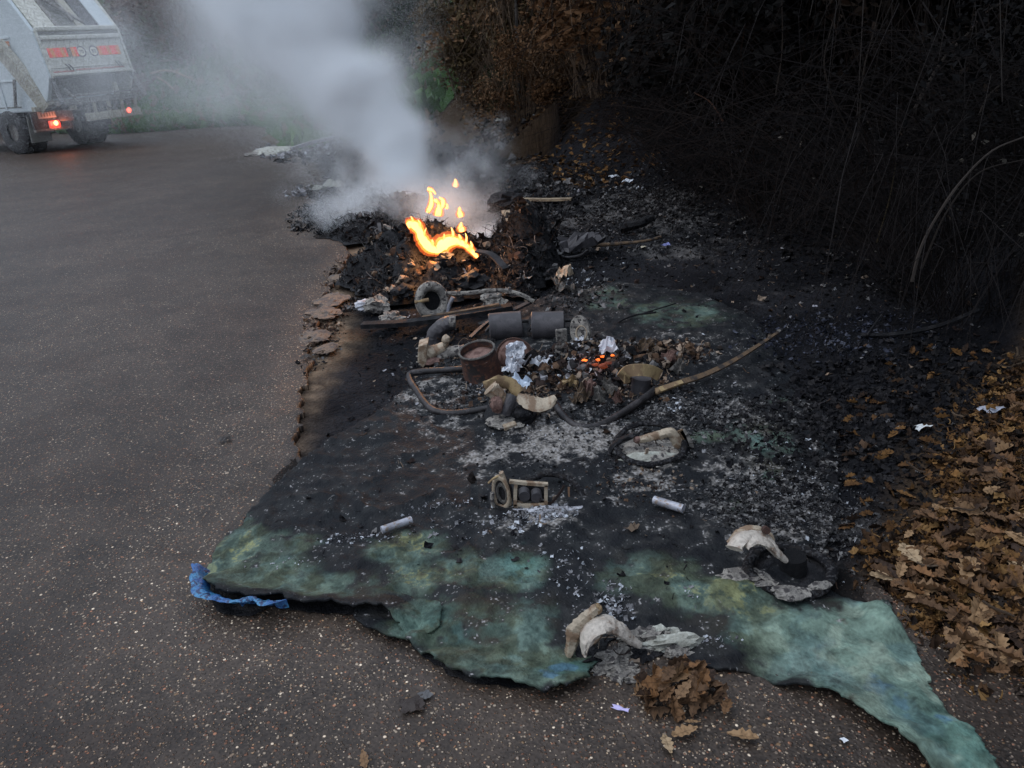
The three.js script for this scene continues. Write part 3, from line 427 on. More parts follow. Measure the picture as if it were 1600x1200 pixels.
const PAL = {
  black: [[0.005, 0.005, 0.0065], [0.008, 0.008, 0.0095], [0.012, 0.0115, 0.0125], [0.019, 0.018, 0.019]],
  grey: [[0.01, 0.0095, 0.01], [0.03, 0.03, 0.031], [0.07, 0.069, 0.07], [0.13, 0.127, 0.126], [0.018, 0.017, 0.018]],
  white: [[0.38, 0.4, 0.43], [0.26, 0.26, 0.28], [0.17, 0.17, 0.18], [0.09, 0.09, 0.095]],
  brown: [[0.04, 0.025, 0.018], [0.09, 0.055, 0.035], [0.15, 0.11, 0.08], [0.025, 0.017, 0.015], [0.22, 0.17, 0.13], [0.014, 0.011, 0.01]],
  blue: [[0.012, 0.014, 0.022], [0.03, 0.034, 0.05], [0.06, 0.065, 0.085], [0.014, 0.014, 0.017]],
};
const bins = {}; // one instanced heap per name and shape
function scatter(name, spots, kinds, pal, size, f, groundH = (x, z) => 0.012, tilt = 0.6) {
  for (const [x, z, h = groundH(x, z)] of spots) {
    const kind = kinds[(f() * kinds.length) | 0], v = (f() * 3) | 0, key = name + '|' + kind + '|' + v, s = lerp(size[0], size[1], f() ** 2.2), c = pal[(f() * pal.length) | 0], k = 0.7 + 0.6 * f();
    const m = new THREE.Matrix4().compose(V(x, h + s * 0.12, z), new THREE.Quaternion().setFromEuler(new THREE.Euler((f() - 0.5) * 2 * tilt, f() * 6.28, (f() - 0.5) * 2 * tilt)), V(s, s * (0.7 + 0.5 * f()), s));
    (bins[key] ??= []).push([m, c.map((q) => q * k)]);
  }
}
function disc(px, py, rx, rz, n, f) { const c = G(px, py), out = []; for (let i = 0; i < n; i++) { const a = f() * 6.283, r = Math.sqrt(-Math.log(1 - 0.93 * f())) * 0.72; out.push([c.x + Math.cos(a) * r * rx, c.z + Math.sin(a) * r * rz]); } return out; }
const topH = (x, z) => sheetD(x, z) > 0 ? sheetH(x, z) : roadD(x, z) > 0 ? 0.002 : H(x, z);
{
  const f = rng(404);
  // thinly everywhere in the burnt ground
  const area = []; for (let i = 0; i < 90000 && area.length < 26000; i++) { const x = rr(-3, 3.4, f), z = -1.5 - 10 * f() ** 1.5; if (burnD(x, z) > 0.05 + 0.2 * f() && burnAt(x, z) > 0.6 && (sheetD(x, z) < 0 || f() < 0.18)) area.push([x, z]); }
  scatter('charred_crumbs', area.slice(0, 15000).filter(([x, z]) => sheetD(x, z) < 0 || f() < 0.5), ['curl', 'flake', 'curl', 'stick', 'flake'], PAL.black, [0.005, 0.04], f, topH);
  scatter('charred_crumbs', area.slice(15000, 18500), ['flake', 'curl', 'curl', 'stick'], PAL.grey, [0.005, 0.035], f, topH);
  scatter('charred_crumbs', area.slice(20500, 21200), ['flake', 'flake', 'curl'], PAL.white, [0.004, 0.028], f, topH);
  scatter('charred_crumbs', area.slice(21200, 23000), ['flake', 'curl', 'stick'], PAL.brown, [0.008, 0.05], f, topH);
  // beds of ash
  for (const [px, py, rx, rz, n, pal, s] of [[885, 690, 0.35, 0.3, 500, 'white', 0.009], [900, 700, 0.5, 0.3, 700, 'grey', 0.016], [850, 812, 0.12, 0.06, 500, 'white', 0.02], [700, 625, 0.3, 0.3, 600, 'grey', 0.018], [750, 610, 0.12, 0.1, 160, 'white', 0.016], [1090, 660, 0.35, 0.35, 2200, 'grey', 0.022], [1240, 800, 0.28, 0.32, 3200, 'grey', 0.02], [1240, 760, 0.3, 0.3, 500, 'white', 0.01], [1060, 640, 0.06, 0.06, 90, 'white', 0.02], [1000, 760, 0.2, 0.15, 300, 'brown', 0.016], [1015, 720, 0.2, 0.14, 300, 'grey', 0.016],
    [1000, 330, 0.8, 1.1, 3400, 'grey', 0.045], [1000, 300, 0.7, 0.8, 90, 'white', 0.05], [1060, 380, 0.8, 0.8, 1500, 'grey', 0.03], [880, 380, 0.5, 0.6, 900, 'grey', 0.035], [900, 460, 0.3, 0.6, 500, 'grey', 0.05], [900, 440, 0.25, 0.5, 120, 'white', 0.035], [1040, 560, 0.25, 0.2, 420, 'brown', 0.05], [1300, 530, 0.5, 0.4, 1100, 'blue', 0.03], [1350, 700, 0.5, 0.5, 2600, 'black', 0.035], [1350, 700, 0.5, 0.6, 420, 'grey', 0.02], [1420, 620, 0.6, 0.5, 2400, 'black', 0.05], [1100, 320, 1, 1.4, 900, 'black', 0.07], [1300, 380, 1, 1, 1200, 'black', 0.07], [1250, 430, 0.9, 0.9, 260, 'grey', 0.04], [860, 290, 0.8, 1.2, 1100, 'grey', 0.05], [800, 590, 0.3, 0.25, 700, 'grey', 0.03], [800, 620, 0.25, 0.2, 260, 'brown', 0.035], [700, 555, 0.25, 0.25, 500, 'grey', 0.03], [690, 560, 0.2, 0.2, 160, 'brown', 0.03], [880, 610, 0.3, 0.2, 500, 'brown', 0.035], [990, 610, 0.25, 0.2, 400, 'brown', 0.03], [830, 650, 0.25, 0.1, 300, 'grey', 0.025], [950, 650, 0.3, 0.12, 400, 'grey', 0.02],
    [960, 950, 0.06, 0.1, 160, 'white', 0.02], [760, 830, 0.25, 0.08, 130, 'white', 0.02], [690, 800, 0.25, 0.05, 90, 'white', 0.014], [560, 850, 0.16, 0.035, 110, 'white', 0.014], [450, 890, 0.14, 0.04, 60, 'white', 0.01], [880, 900, 0.12, 0.22, 150, 'white', 0.016], [1090, 1010, 0.12, 0.03, 60, 'white', 0.014], [1080, 940, 0.02, 0.06, 26, 'white', 0.014], [1130, 790, 0.2, 0.15, 500, 'grey', 0.02],
    [545, 470, 0.2, 0.2, 260, 'grey', 0.06], [510, 500, 0.12, 0.5, 500, 'brown', 0.03], [505, 540, 0.1, 0.4, 200, 'grey', 0.03], [535, 420, 0.12, 0.5, 300, 'brown', 0.04], [510, 330, 0.35, 0.9, 700, 'grey', 0.1], [500, 230, 1.2, 1.4, 700, 'white', 0.16], [560, 230, 1.4, 1.8, 1200, 'grey', 0.15], [480, 300, 0.3, 0.5, 90, 'white', 0.12], [720, 250, 1.2, 1.8, 900, 'grey', 0.16], [560, 340, 0.6, 0.8, 900, 'black', 0.09], [640, 290, 0.9, 1.3, 900, 'grey', 0.13], [800, 330, 0.6, 1, 900, 'black', 0.09], [830, 305, 0.7, 1.2, 300, 'grey', 0.12]])
    scatter('ash_bed', disc(px, py, rx, rz, n, f), ['flake', 'curl', 'flake', 'flake', 'stick'], PAL[pal], [s * 0.25, s * 1.1], f, topH, 0.9);
}

{ const f = rng(515); for (const [px, py, rx, rz, n] of [[800, 580, 0.3, 0.25, 40], [900, 600, 0.35, 0.2, 50], [700, 540, 0.2, 0.2, 18], [1020, 580, 0.25, 0.2, 24], [950, 1015, 0.12, 0.06, 10], [840, 790, 0.12, 0.06, 9], [1020, 710, 0.14, 0.08, 10]]) scatter('ash_bed', disc(px, py, rx, rz, n, f), ['wire', 'curl'], PAL.brown, [0.05, 0.16], f, topH, 0.6); }

// ---------------------------------------------------------------- the burning heap
function mound(px, py, rx, rz, h, seed, rough = 0.35) { const c = G(px, py); return { x: c.x, z: c.z, rx, rz, h, seed, rough, H(x, z) { const d = Math.hypot((x - c.x) / rx, (z - c.z) / rz) + 0.5 * (fbm(x * 3 + seed, z * 3, 3) - 0.5); return h * Math.max(0, 1 - d * d) * (1 + rough * 2 * (fbm(x * 6 + seed, z * 6, 4) - 0.5)); } }; }
const MA = mound(680, 430, 0.72, 0.75, 0.3, 3, 0.9), MB = mound(815, 410, 0.32, 1.0, 0.34, 8, 0.7), MC = mound(610, 345, 0.65, 1.1, 0.15, 15, 0.8), MD = mound(650, 270, 1.3, 2.2, 0.2, 22, 0.8), ME = mound(925, 580, 0.4, 0.28, 0.09, 31, 0.8);
const heapH = (x, z) => Math.max(MA.H(x, z), MB.H(x, z), MC.H(x, z), MD.H(x, z));
{
  const f = rng(77), t = thing('burning_rubbish_heap', 'low heap of blackened rubbish burning beside the broken asphalt edge', 'rubbish heap');
  part('mound', boxUV(fieldMesh(axis([[-3, 0.05], [0.6, 0.05]]), axis([[-4.6, 0.05], [-13, 0.08]]), (x, z) => heapH(x, z) - 0.008, (x, z) => Math.max(topH(x, z) * 0 - 0.02, heapH(x, z) * (1 + 0.25 * (noise(x * 17, z * 17) - 0.5)))), 2), M.char, t);
  const list = (m, n) => { const o = []; for (let i = 0; i < n * 3 && o.length < n; i++) { const x = m.x + (f() * 2 - 1) * m.rx, z = m.z + (f() * 2 - 1) * m.rz, h = heapH(x, z); if (h > 0.015) o.push([x, z, h]); } return o; };
  const all = ['bit', 'flake', 'curl', 'stick', 'flake'], thin = ['flake', 'curl', 'stick', 'curl'], wire = ['wire'];
  scatter('heap_scraps', list(MA, 240), wire, PAL.grey, [0.06, 0.2], f, 0, 1); scatter('heap_scraps', list(MB, 110), wire, PAL.black, [0.08, 0.22], f, 0, 1); scatter('heap_scraps', list(MC, 160), wire, PAL.black, [0.08, 0.2], f, 0, 1);
  scatter('heap_scraps', list(MA, 4200), thin, PAL.black, [0.012, 0.07], f, 0, 1.2); scatter('heap_scraps', list(MA, 1500), thin, PAL.grey, [0.012, 0.07], f, 0, 1.2); scatter('heap_scraps', list(MA, 420), all, PAL.brown, [0.02, 0.1], f, 0, 1.2);
  scatter('heap_scraps', list(MB, 1700), thin, PAL.black, [0.015, 0.09], f, 0, 1.3); scatter('heap_scraps', list(MB, 150), ['flake', 'curl'], PAL.grey, [0.02, 0.1], f, 0, 1.3);
  scatter('heap_scraps', list(MC, 3600), thin, PAL.black, [0.015, 0.08], f, 0, 1.2); scatter('heap_scraps', list(MC, 1500), thin, PAL.grey, [0.012, 0.08], f, 0, 1.2); scatter('heap_scraps', list(MD, 1800), thin, PAL.grey, [0.02, 0.15], f, 0, 1.2); scatter('heap_scraps', list(MD, 1800), thin, PAL.black, [0.03, 0.18], f, 0, 1.2);
  // scraps that read singly
  const st = (px, py, h, a) => { const p = G(px, py, h); return p; };
  for (const [p, w, h, m] of [[[[790, 330, 0.3], [812, 365, 0.25], [842, 395, 0.12]], 0.035, 0.01, M.paleWood], [[[805, 340, 0.3], [835, 372, 0.2], [850, 402, 0.1]], 0.02, 0.012, M.sootSteel], [[[640, 372, 0.2], [600, 366, 0.22], [592, 350, 0.24]], 0.015, 0.012, M.sootSteel], [[[600, 352, 0.25], [640, 370, 0.2]], 0.012, 0.01, M.ash], [[[520, 335, 0.1], [572, 322, 0.16]], 0.012, 0.01, M.ash], [[[745, 392, 0.3], [768, 398, 0.28], [790, 420, 0.2]], 0.03, 0.006, M.sootSteel]])
    part('scrap_bar', sweep(p.map((q) => st(...q)), () => [w, h], 4, 12), m, t);
  for (const [px, py, h, r, m, s] of [[715, 428, 0.12, 0.055, M.whiteAsh, 1], [648, 436, 0.1, 0.05, M.ash, 2], [770, 470, 0.06, 0.06, M.ash, 3], [590, 478, 0.03, 0.07, M.ash, 4], [612, 498, 0.03, 0.06, M.ash, 5], [570, 478, 0.03, 0.045, M.whiteAsh, 6], [630, 455, 0.1, 0.06, M.char, 7], [740, 440, 0.14, 0.08, M.char, 8], [695, 405, 0.24, 0.06, M.char, 9], [795, 315, 0.25, 0.13, M.char, 10], [865, 432, 0.05, 0.07, M.char, 11]]) {
    const q = part('clinker', lump(r, s * 11, 1.2, 0.7, 1, 0.8, 3, 2.4), m, t); q.position.copy(G(px, py, h)); }
}
// flames
{
  const core = new THREE.MeshStandardMaterial({ color: 0x000000, emissive: rgb(1, 0.6, 0.2), emissiveIntensity: 3.2, roughness: 1, side: THREE.DoubleSide });
  const hot = new THREE.MeshStandardMaterial({ color: 0x000000, emissive: rgb(1, 0.27, 0.035), emissiveIntensity: 1.7, roughness: 1, transparent: true, opacity: 0.5, side: THREE.DoubleSide });
  const veil = new THREE.MeshStandardMaterial({ color: 0x000000, emissive: rgb(1, 0.16, 0.03), emissiveIntensity: 0.9, roughness: 1, transparent: true, opacity: 0.22, side: THREE.DoubleSide });
  function flame(label, z, paths, lampAt, power) {
    const grown = (k, wob) => paths.map(([pts, w], n) => { const p = pts.map(([a, b]) => A(a, b, z)); return sweep(p.length > 2 ? p : [p[0], p[0].clone().lerp(p[1], 0.5).add(V(0.004, 0, 0)), p[1]], (t) => { const long = pts.length > 6, s = w * z * -1 / 1256 * (long ? 1 : 1.35 * Math.pow(1 - t, 0.75) * Math.pow(t + 0.12, 0.3)) * (long ? Math.pow(Math.max(0.02, Math.sin(Math.min(1, t * 0.9 + 0.1) * 3.1)), 0.45) : 1) * (0.62 + 0.75 * noise(t * (pts.length > 6 ? 11 : 3) + n * 3.1, 5)) * k + 0.0015; return [s, s * 0.8]; }, 10, p.length > 6 ? 60 : 20, V(0, 0, 1), 0.2); });
    const t = thing('flame', label, 'flame', A(...lampAt, z), 0, undefined), at = t.position.clone().negate();
    for (const [name, k, m] of [['flame_core', 0.66, core], ['flame_edge', 1.05, hot], ['flame_veil', 1.5, veil]]) { const g = merge(grown(k, k * 9)); g.translate(at.x, at.y, at.z); part(name, g, m, t); }
    const l = new THREE.PointLight(new THREE.Color(1, 0.45, 0.16), power); l.name = 'flame_light'; l.shadow.radius = 4; l.castShadow = true; l.position.set(0, 0.05, 0.12); t.add(l);
  }
  const z0 = G(690, 400, 0.22).z;
  flame('biggest flame, a bright curved band along the top of the heap', z0, [[[[637, 353], [643, 350], [652, 356], [660, 373], [670, 385], [683, 391], [692, 383], [704, 377], [720, 379], [733, 388], [746, 402]], 9.5], [[[641, 354], [645, 345], [642, 338]], 3.5], [[[664, 380], [662, 368], [666, 356]], 3], [[[704, 378], [708, 366], [705, 355]], 3], [[[726, 384], [729, 372], [727, 364]], 3], [[[652, 362], [656, 350], [653, 343]], 5], [[[690, 388], [694, 376], [694, 365]], 4], [[[712, 382], [719, 374], [717, 366]], 5], [[[731, 391], [737, 384], [735, 377]], 4], [[[672, 388], [676, 380], [675, 374]], 4]], [692, 378], 1.4);
  const z1 = G(690, 345, 0.2).z;
  flame('forked flame with thin tongues above the biggest flame', z1, [[[[668, 332], [674, 318], [672, 300], [668, 293]], 4], [[[668, 295], [676, 298], [681, 304]], 3.4], [[[684, 337], [686, 322], [682, 310]], 6], [[[690, 325], [692, 314], [686, 308]], 5], [[[697, 326], [699, 321], [696, 318]], 2.6], [[[678, 312], [684, 316], [690, 322]], 4]], [684, 318], 0.5);
  const small = (label, pts, w, h) => { const z = G(pts[0][0], pts[0][1] + 16, h).z; flame(label, z, [[pts, w]], pts[1], 0.08); };
  small('small upright flame on the right, just below the highest spark', [[720, 339], [718, 330], [718, 323]], 5, 0.2);
  small('round little flame right above the right end of the biggest flame', [[722, 362], [720, 354], [721, 347]], 6, 0.25);
  small('tiny flame alone at the upper right of the fire', [[711, 292], [712, 285], [711, 279]], 4, 0.2);
  small('orange flame standing alone in the thick smoke behind the fire', [[625, 261], [620, 252], [620, 243]], 7, 0.15);
}

// ---------------------------------------------------------------- burnt machine parts and tubes in front of the heap
// world points from photo measures, moved so that the thing's base is its origin
const rel = (o, pts) => pts.map((p) => p.sub(o.position));
function laid(name, label, category, px, py, h, build, group) { const o = thing(name, label, category, G(px, py, h), 0, group); build(o, (list) => rel(o, list.map(([a, b, c = 0]) => G(a, b, c))), (a, b, dz = 0) => A(a, b, o.position.z + dz).sub(o.position)); return o; }
const m4 = (px, py) => G(px, py).distanceTo(camera.position) / 1256; // metres per photo pixel there

laid('bent_steel_tube', 'U-shaped sooty steel tube lying left of the rusty can', 'metal tube', 690, 620, 0.02, (o, g) => part('tube', tube(g([[765, 574, 0.045], [700, 578, 0.05], [655, 581, 0.05], [641, 584, 0.045], [640, 592, 0.04], [652, 612, 0.03], [668, 634, 0.025], [682, 643, 0.025], [704, 646, 0.025], [735, 643, 0.025], [762, 638, 0.03]]), 0.0165, 60), M.sootSteel, o));
laid('bent_steel_tube', 'curved purplish-grey steel tube in front of the ash pile, ending at the wooden lath', 'metal tube', 930, 665, 0.02, (o, g) => { part('tube', tube(g([[868, 632, 0.05], [876, 645, 0.04], [888, 658, 0.025], [905, 667, 0.02], [928, 667, 0.02], [955, 656, 0.025], [985, 637, 0.035], [1012, 618, 0.05], [1024, 608, 0.055]]), 0.017, 50), M.sootSteel, o); });
laid('charred_lath', 'long thin bowed lath, tan at its broken end, reaching right from the steel tube', 'lath', 1020, 615, 0.02, (o, g) => { part('lath', sweep(g([[1024, 612, 0.05], [1060, 599, 0.06], [1100, 586, 0.06], [1140, 567, 0.07], [1180, 543, 0.09], [1216, 519, 0.11]]), (t) => [0.014 * (1 - 0.7 * t) + 0.002, 0.006], 4, 40, V(0, 1, 0.6)), M.wood, o); part('broken_end', sweep(g([[1023, 612, 0.056], [1045, 604, 0.062], [1066, 597, 0.066]]), (t) => [0.0145 * (1 - 0.3 * t), 0.0062], 4, 8, V(0, 1, 0.6)), M.tan, o); part('knob', lump(0.013, 4, 1, 1, 1, 0.2, 2), M.tan, o).position.copy(g([[1028, 612, 0.06]])[0]); part('tip', lump(0.009, 9, 1, 1, 1, 0.5, 2), M.ash, o).position.copy(g([[1217, 517, 0.115]])[0]); });

laid('rusty_can', 'open rusty brown can standing tilted between tube and paper', 'can', 757, 594, 0, (o) => {
  const k = m4(757, 594), r = 29 * k, h = 0.185, p = [[r * 1.06, 0], [r * 1.07, 0.008], [r * 1.03, 0.014], [r * 1.0, h * 0.5], [r * 0.93, h - 0.01], [r * 0.955, h - 0.004], [r * 0.95, h], [r * 0.9, h - 0.002], [r * 0.9, h * 0.8], [0, h * 0.78]].map((q) => new THREE.Vector2(...q));
  const tilt = (g) => g.rotateZ(0.13).rotateX(0.16);
  const g = new THREE.LatheGeometry(p, 40); const q = g.attributes.position; for (let i = 0; i < q.count; i++) { const s = 1 + 0.06 * (noise(Math.atan2(q.getZ(i), q.getX(i)) * 1.5 + 5, q.getY(i) * 12) - 0.5); q.setX(i, q.getX(i) * s); q.setZ(i, q.getZ(i) * s); } g.computeVertexNormals();
  part('can_wall', tilt(toCreasedNormals(boxUV(g), 0.6)), M.rust, o);
  const top = lump(r * 0.88, 12, 1, 0.1, 1, 0.3, 4, 3); top.translate(0, h * 0.8, 0); part('ash_fill', tilt(top), M.rustPale, o);
  const rim = new THREE.TorusGeometry(r * 0.94, 0.006, 8, 40); rim.rotateX(Math.PI / 2).translate(0, h, 0); part('rim', tilt(rim), M.ash, o);
});
function drum(px, py, wpx, hpx, label, yaw, seed) {
  laid('steel_drum', label, 'steel drum', px, py + hpx * 0.46, 0, (o) => {
    const k = m4(px, py + hpx * 0.5), L = wpx * k, r = hpx * k * 0.62, P = [[0, -L / 2], [r * 0.92, -L / 2], [r, -L / 2 + 0.006], [r * 0.985, -L / 2 + 0.014], [r * 0.98, 0], [r * 0.985, L / 2 - 0.014], [r, L / 2 - 0.006], [r * 0.92, L / 2], [r * 0.8, L / 2 - 0.012], [0, L / 2 - 0.014]].map((q) => new THREE.Vector2(...q));
    const g = new THREE.LatheGeometry(P, 40), q = g.attributes.position; for (let i = 0; i < q.count; i++) { const s = 1 + 0.08 * (noise(q.getY(i) * 14 + seed, Math.atan2(q.getZ(i), q.getX(i)) + 4) - 0.5); q.setX(i, q.getX(i) * s); q.setZ(i, q.getZ(i) * s); }
    g.computeVertexNormals(); g.rotateZ(Math.PI / 2).rotateY(yaw).translate(0, r * 0.95, -r * 0.6); part('drum_shell', toCreasedNormals(boxUV(g), 0.6), M.greySteel, o);
    const bar = tube([V(-L * 0.62, r * 0.5, -r), V(-L * 0.4, r * 0.9, -r * 1.2), V(L * 0.7, r * 1.1, -r * 0.9)], 0.01); part('bracket', bar, M.sootSteel, o);
  });
}
drum(792, 517, 52, 36, 'left of two plain grey steel drums behind the rusty can', 0.02, 3);
drum(859, 516, 52, 36, 'right of two plain grey steel drums, beside the pale plate with a hole', -0.1, 9);
laid('bearing_plate', 'pale oval plate with a round hole standing at the right end of the drums', 'metal plate', 908, 536, 0, (o, g, a) => {
  const k = m4(908, 536), s = new THREE.Shape(); s.absellipse(0, 0, 15 * k, 23 * k, 0, 6.283, false, 0); const h = new THREE.Path(); h.absellipse(0, -0.01, 8 * k, 11 * k, 0, 6.283, true, 0); s.holes.push(h);
  const e = new THREE.ExtrudeGeometry(s, { depth: 0.018, bevelEnabled: true, bevelSize: 0.004, bevelThickness: 0.004, bevelSegments: 2, curveSegments: 24 }); e.rotateX(-0.35).rotateY(-0.4).rotateZ(0.2).translate(0, 22 * k, 0.02); part('plate', boxUV(e), M.ash, o);
  const r = new THREE.TorusGeometry(10 * k, 0.006, 8, 24); r.scale(0.85, 1.1, 1).rotateX(-0.35).rotateY(-0.4).translate(0, 21 * k, 0.045); part('collar', r, M.cream, o);
  const foot = lump(0.05, 6, 1.3, 0.4, 1, 0.6, 3); foot.translate(0.01, 0.01, 0.03); part('ash_foot', foot, M.whiteAsh, o);
  part('post', box(18 * k, 26 * k, 0.02, -30 * k, 13 * k, 0), M.ash, o);
});
laid('flanged_casting', 'cream flanged casting with bolt stubs, left of the rusty can', 'casting', 672, 562, 0, (o, g, a) => {
  const fl = new THREE.Shape([a(656, 537), a(668, 533), a(666, 562), a(662, 568), a(655, 560)].map((p) => new THREE.Vector2(p.x, p.y)));
  const e = new THREE.ExtrudeGeometry(fl, { depth: 0.1, bevelEnabled: true, bevelSize: 0.005, bevelThickness: 0.005, bevelSegments: 2 }); e.translate(0, 0, -0.05); part('flange', boxUV(e), M.cream, o);
  part('body', sweep([a(664, 552), a(680, 548), a(695, 541)], (t) => [0.045 - 0.012 * t, 0.042 - 0.016 * t], 12, 12, V(0, 1, 0), 0.12), M.cream, o);
  part('boss', lump(0.024, 3, 1, 1.1, 1, 0.25, 3), M.cream, o).position.copy(a(697, 530));
  part('lug', sweep([a(690, 545), a(696, 538), a(698, 530)], () => [0.014, 0.018], 8, 8), M.cream, o);
  for (const [x0, y0, x1, y1] of [[650, 545, 658, 543], [650, 566, 660, 566], [654, 570, 664, 568], [650, 557, 658, 556]]) part('bolt', tube([a(x0, y0, 0.04), a((x0 + x1) / 2, (y0 + y1) / 2, 0.04), a(x1, y1, 0.04)], 0.005, 4, 6), M.ash, o);
  const f = lump(0.05, 17, 1.2, 0.5, 0.8, 0.5, 3); f.translate(0.03, 0.0, 0.02); part('rusty_foot', f, M.rustPale, o);
});
laid('stub_pipe', 'short ash-grey conical pipe between cream casting and rusty can', 'pipe', 705, 560, 0, (o, g, a) => { part('pipe', sweep([a(684, 558), a(700, 553), a(720, 548)], (t) => [0.032 + 0.008 * Math.sin(t * 3), 0.032 + 0.006 * Math.sin(t * 3)], 14, 12, V(0, 1, 0), 0.08), M.ash, o); part('collar', sweep([a(716, 549), a(722, 547.5), a(727, 546)], () => [0.028, 0.03], 14, 4), M.greySteel, o); });
laid('bent_duct', 'ash-grey bent duct behind the cream casting', 'duct', 690, 530, 0, (o, g, a) => { part('duct', sweep([a(678, 540), a(681, 522), a(692, 509), a(707, 504)], (t) => [0.055 - 0.012 * t, 0.05], 14, 24, V(0, 0, 1), 0.12), M.greySteel, o); part('clamp', sweep([a(703, 504), a(708, 503), a(712, 503)], () => [0.04, 0.052], 14, 3, V(0, 0, 1)), M.ash, o); });

laid('round_tank_end', 'rusty domed tank end half covered by white crumpled paper', 'tank', 805, 580, 0, (o) => {
  const k = m4(805, 580), r = 27 * k, P = [[0, r * 0.42], [r * 0.4, r * 0.38], [r * 0.75, r * 0.22], [r * 0.97, 0], [r, -r * 0.25], [r * 0.98, -r * 0.9], [0, -r * 0.9]].map((q) => new THREE.Vector2(...q)), g = new THREE.LatheGeometry(P, 36);
  g.rotateX(Math.PI / 2 - 0.35).rotateY(-0.2).translate(0, r * 0.95, 0); part('dome', boxUV(g), M.rustPale, o); const b = new THREE.TorusGeometry(r * 1.0, 0.006, 8, 36); b.rotateX(-0.35).rotateY(-0.2).translate(0, r * 0.95, 0); part('seam', b, M.rust, o);
});
const paperAt = [[806, 548, 0.16, 0.1, 'white crumpled paper draped on top of the rusty domed tank end'], [800, 570, 0.11, 0.09, 'white burnt paper low on the rusty domed tank end'], [812, 600, 0.03, 0.1, 'pale blue-white folded paper in front of the rusty domed tank end'], [848, 570, 0.06, 0.12, 'white sheet of ash lying right of the domed tank end'], [868, 575, 0.06, 0.09, 'small white ash sheet in the middle of the ash pile'], [950, 542, 0.12, 0.09, 'white crumpled paper at the back of the ash pile'], [905, 535, 0.03, 0.06, 'white ash scrap under the pale plate with a hole']];
paperAt.forEach(([px, py, h, s, label], i) => { const p = tag(part('crumpled_paper', [crumple(s, s * 0.8, i * 5.3 + 1, 0.55, 8), ...(i < 2 ? [crumple(s * 0.6, s * 0.7, i * 9 + 4, 0.6, 6).rotateX(0.9).translate(0.02, 0.03, 0.03)] : [])], i === 2 ? std({ color: rgb(0.5, 0.58, 0.68), roughness: 0.7 }) : M.paper), label, 'paper'); p.position.copy(G(px, py, h)); p.rotation.set(i < 2 ? 0.7 : 0.35, i * 1.3, 0.2); });
laid('black_strap', 'curved black metal strap with a pale edge beside the domed tank end', 'metal strap', 822, 590, 0, (o, g, a) => { part('strap', sweep([a(812, 590), a(816, 572), a(824, 560), a(838, 549)], (t) => [0.02, 0.006], 4, 16, V(0, 0.2, 1)), M.char, o); part('edge', tube([a(818, 572, 0.015), a(825, 560, 0.015), a(830, 554, 0.015)], 0.004, 8, 6), M.alu, o); });

// the second pile: ash, leaves of burnt paper, embers
{
  const o = thing('ember_pile', 'pile of pale ash and charred paper with glowing embers right of the drums', 'ash pile', G(925, 600)), f = rng(55);
  const m = part('mound', boxUV(fieldMesh(axis([[ME.x - 0.7, 0.02], [ME.x + 0.7, 0.02]]), axis([[ME.z + 0.5, 0.02], [ME.z - 0.5, 0.02]]), (x, z) => ME.H(x, z) - 0.004, (x, z) => 0.015 + ME.H(x, z)), 2).translate(-o.position.x, -o.position.y, -o.position.z), M.char, o);
  const pts = (n, q) => { const l = []; for (let i = 0; i < n * 4 && l.length < n; i++) { const x = ME.x + (f() * 2 - 1) * 0.5, z = ME.z + (f() * 2 - 1) * 0.36, h = ME.H(x, z); if (h > 0.004 && f() < q(x, z)) l.push([x, z, 0.015 + h]); } return l; }, all = ['flake', 'flake', 'curl', 'bit', 'stick'];
  scatter('ember_pile_scraps', pts(700, () => 1), all, PAL.brown, [0.015, 0.075], f, 0, 1.3); scatter('ember_pile_scraps', pts(500, () => 1), all, PAL.black, [0.015, 0.07], f, 0, 1.3); scatter('ember_pile_scraps', pts(420, () => 1), ['flake', 'flake', 'bit'], PAL.grey, [0.012, 0.06], f, 0, 1.3); scatter('ember_pile_scraps', pts(240, (x) => x < ME.x ? 1 : 0.35), ['flake', 'flake', 'curl'], PAL.white, [0.015, 0.06], f, 0, 1.2);
  const glow = (k) => new THREE.MeshStandardMaterial({ color: rgb(0.02, 0.01, 0.01), emissive: rgb(1, 0.16, 0.02), emissiveIntensity: k, roughness: 1 });
  for (const [px, py, r, k] of [[912, 563, 0.01, 1.6], [934, 562, 0.009, 1.1], [941, 557, 0.008, 1.0], [957, 555, 0.007, 1.1], [930, 570, 0.012, 0.09], [942, 572, 0.016, 0.06], [950, 567, 0.012, 0.05]]) { const e = part('ember', lump(r, px, 1.3, 0.7, 1, 0.7, 2), glow(k), o); e.position.copy(G(px, py, 0.11)).sub(o.position); }
  const l = new THREE.PointLight(new THREE.Color(1, 0.25, 0.06), 0.008); l.name = 'ember_light'; l.castShadow = true; l.position.copy(G(934, 562, 0.14)).sub(o.position); o.add(l);
  for (const [px, py, h, s, m, n] of [[920, 612, 0.04, 0.1, M.rustPale, 1], [950, 605, 0.05, 0.09, M.ash, 2], [890, 600, 0.05, 0.08, M.tan, 3], [905, 625, 0.03, 0.1, M.wood, 4], [965, 628, 0.03, 0.07, M.rust, 5], [1045, 560, 0.07, 0.08, M.rustPale, 6], [1060, 575, 0.05, 0.07, M.ash, 7], [935, 618, 0.05, 0.08, M.ash, 8], [880, 555, 0.1, 0.1, M.ash, 9], [1010, 545, 0.1, 0.09, M.wood, 10], [985, 550, 0.11, 0.07, M.char, 11]]) { const q = part('burnt_sheet_piece', crumple(s, s * 0.7, n * 3.7, 0.8, 6), m, o); q.position.copy(G(px, py, h)).sub(o.position); q.rotation.set(0.5, n, 0.3); }
}
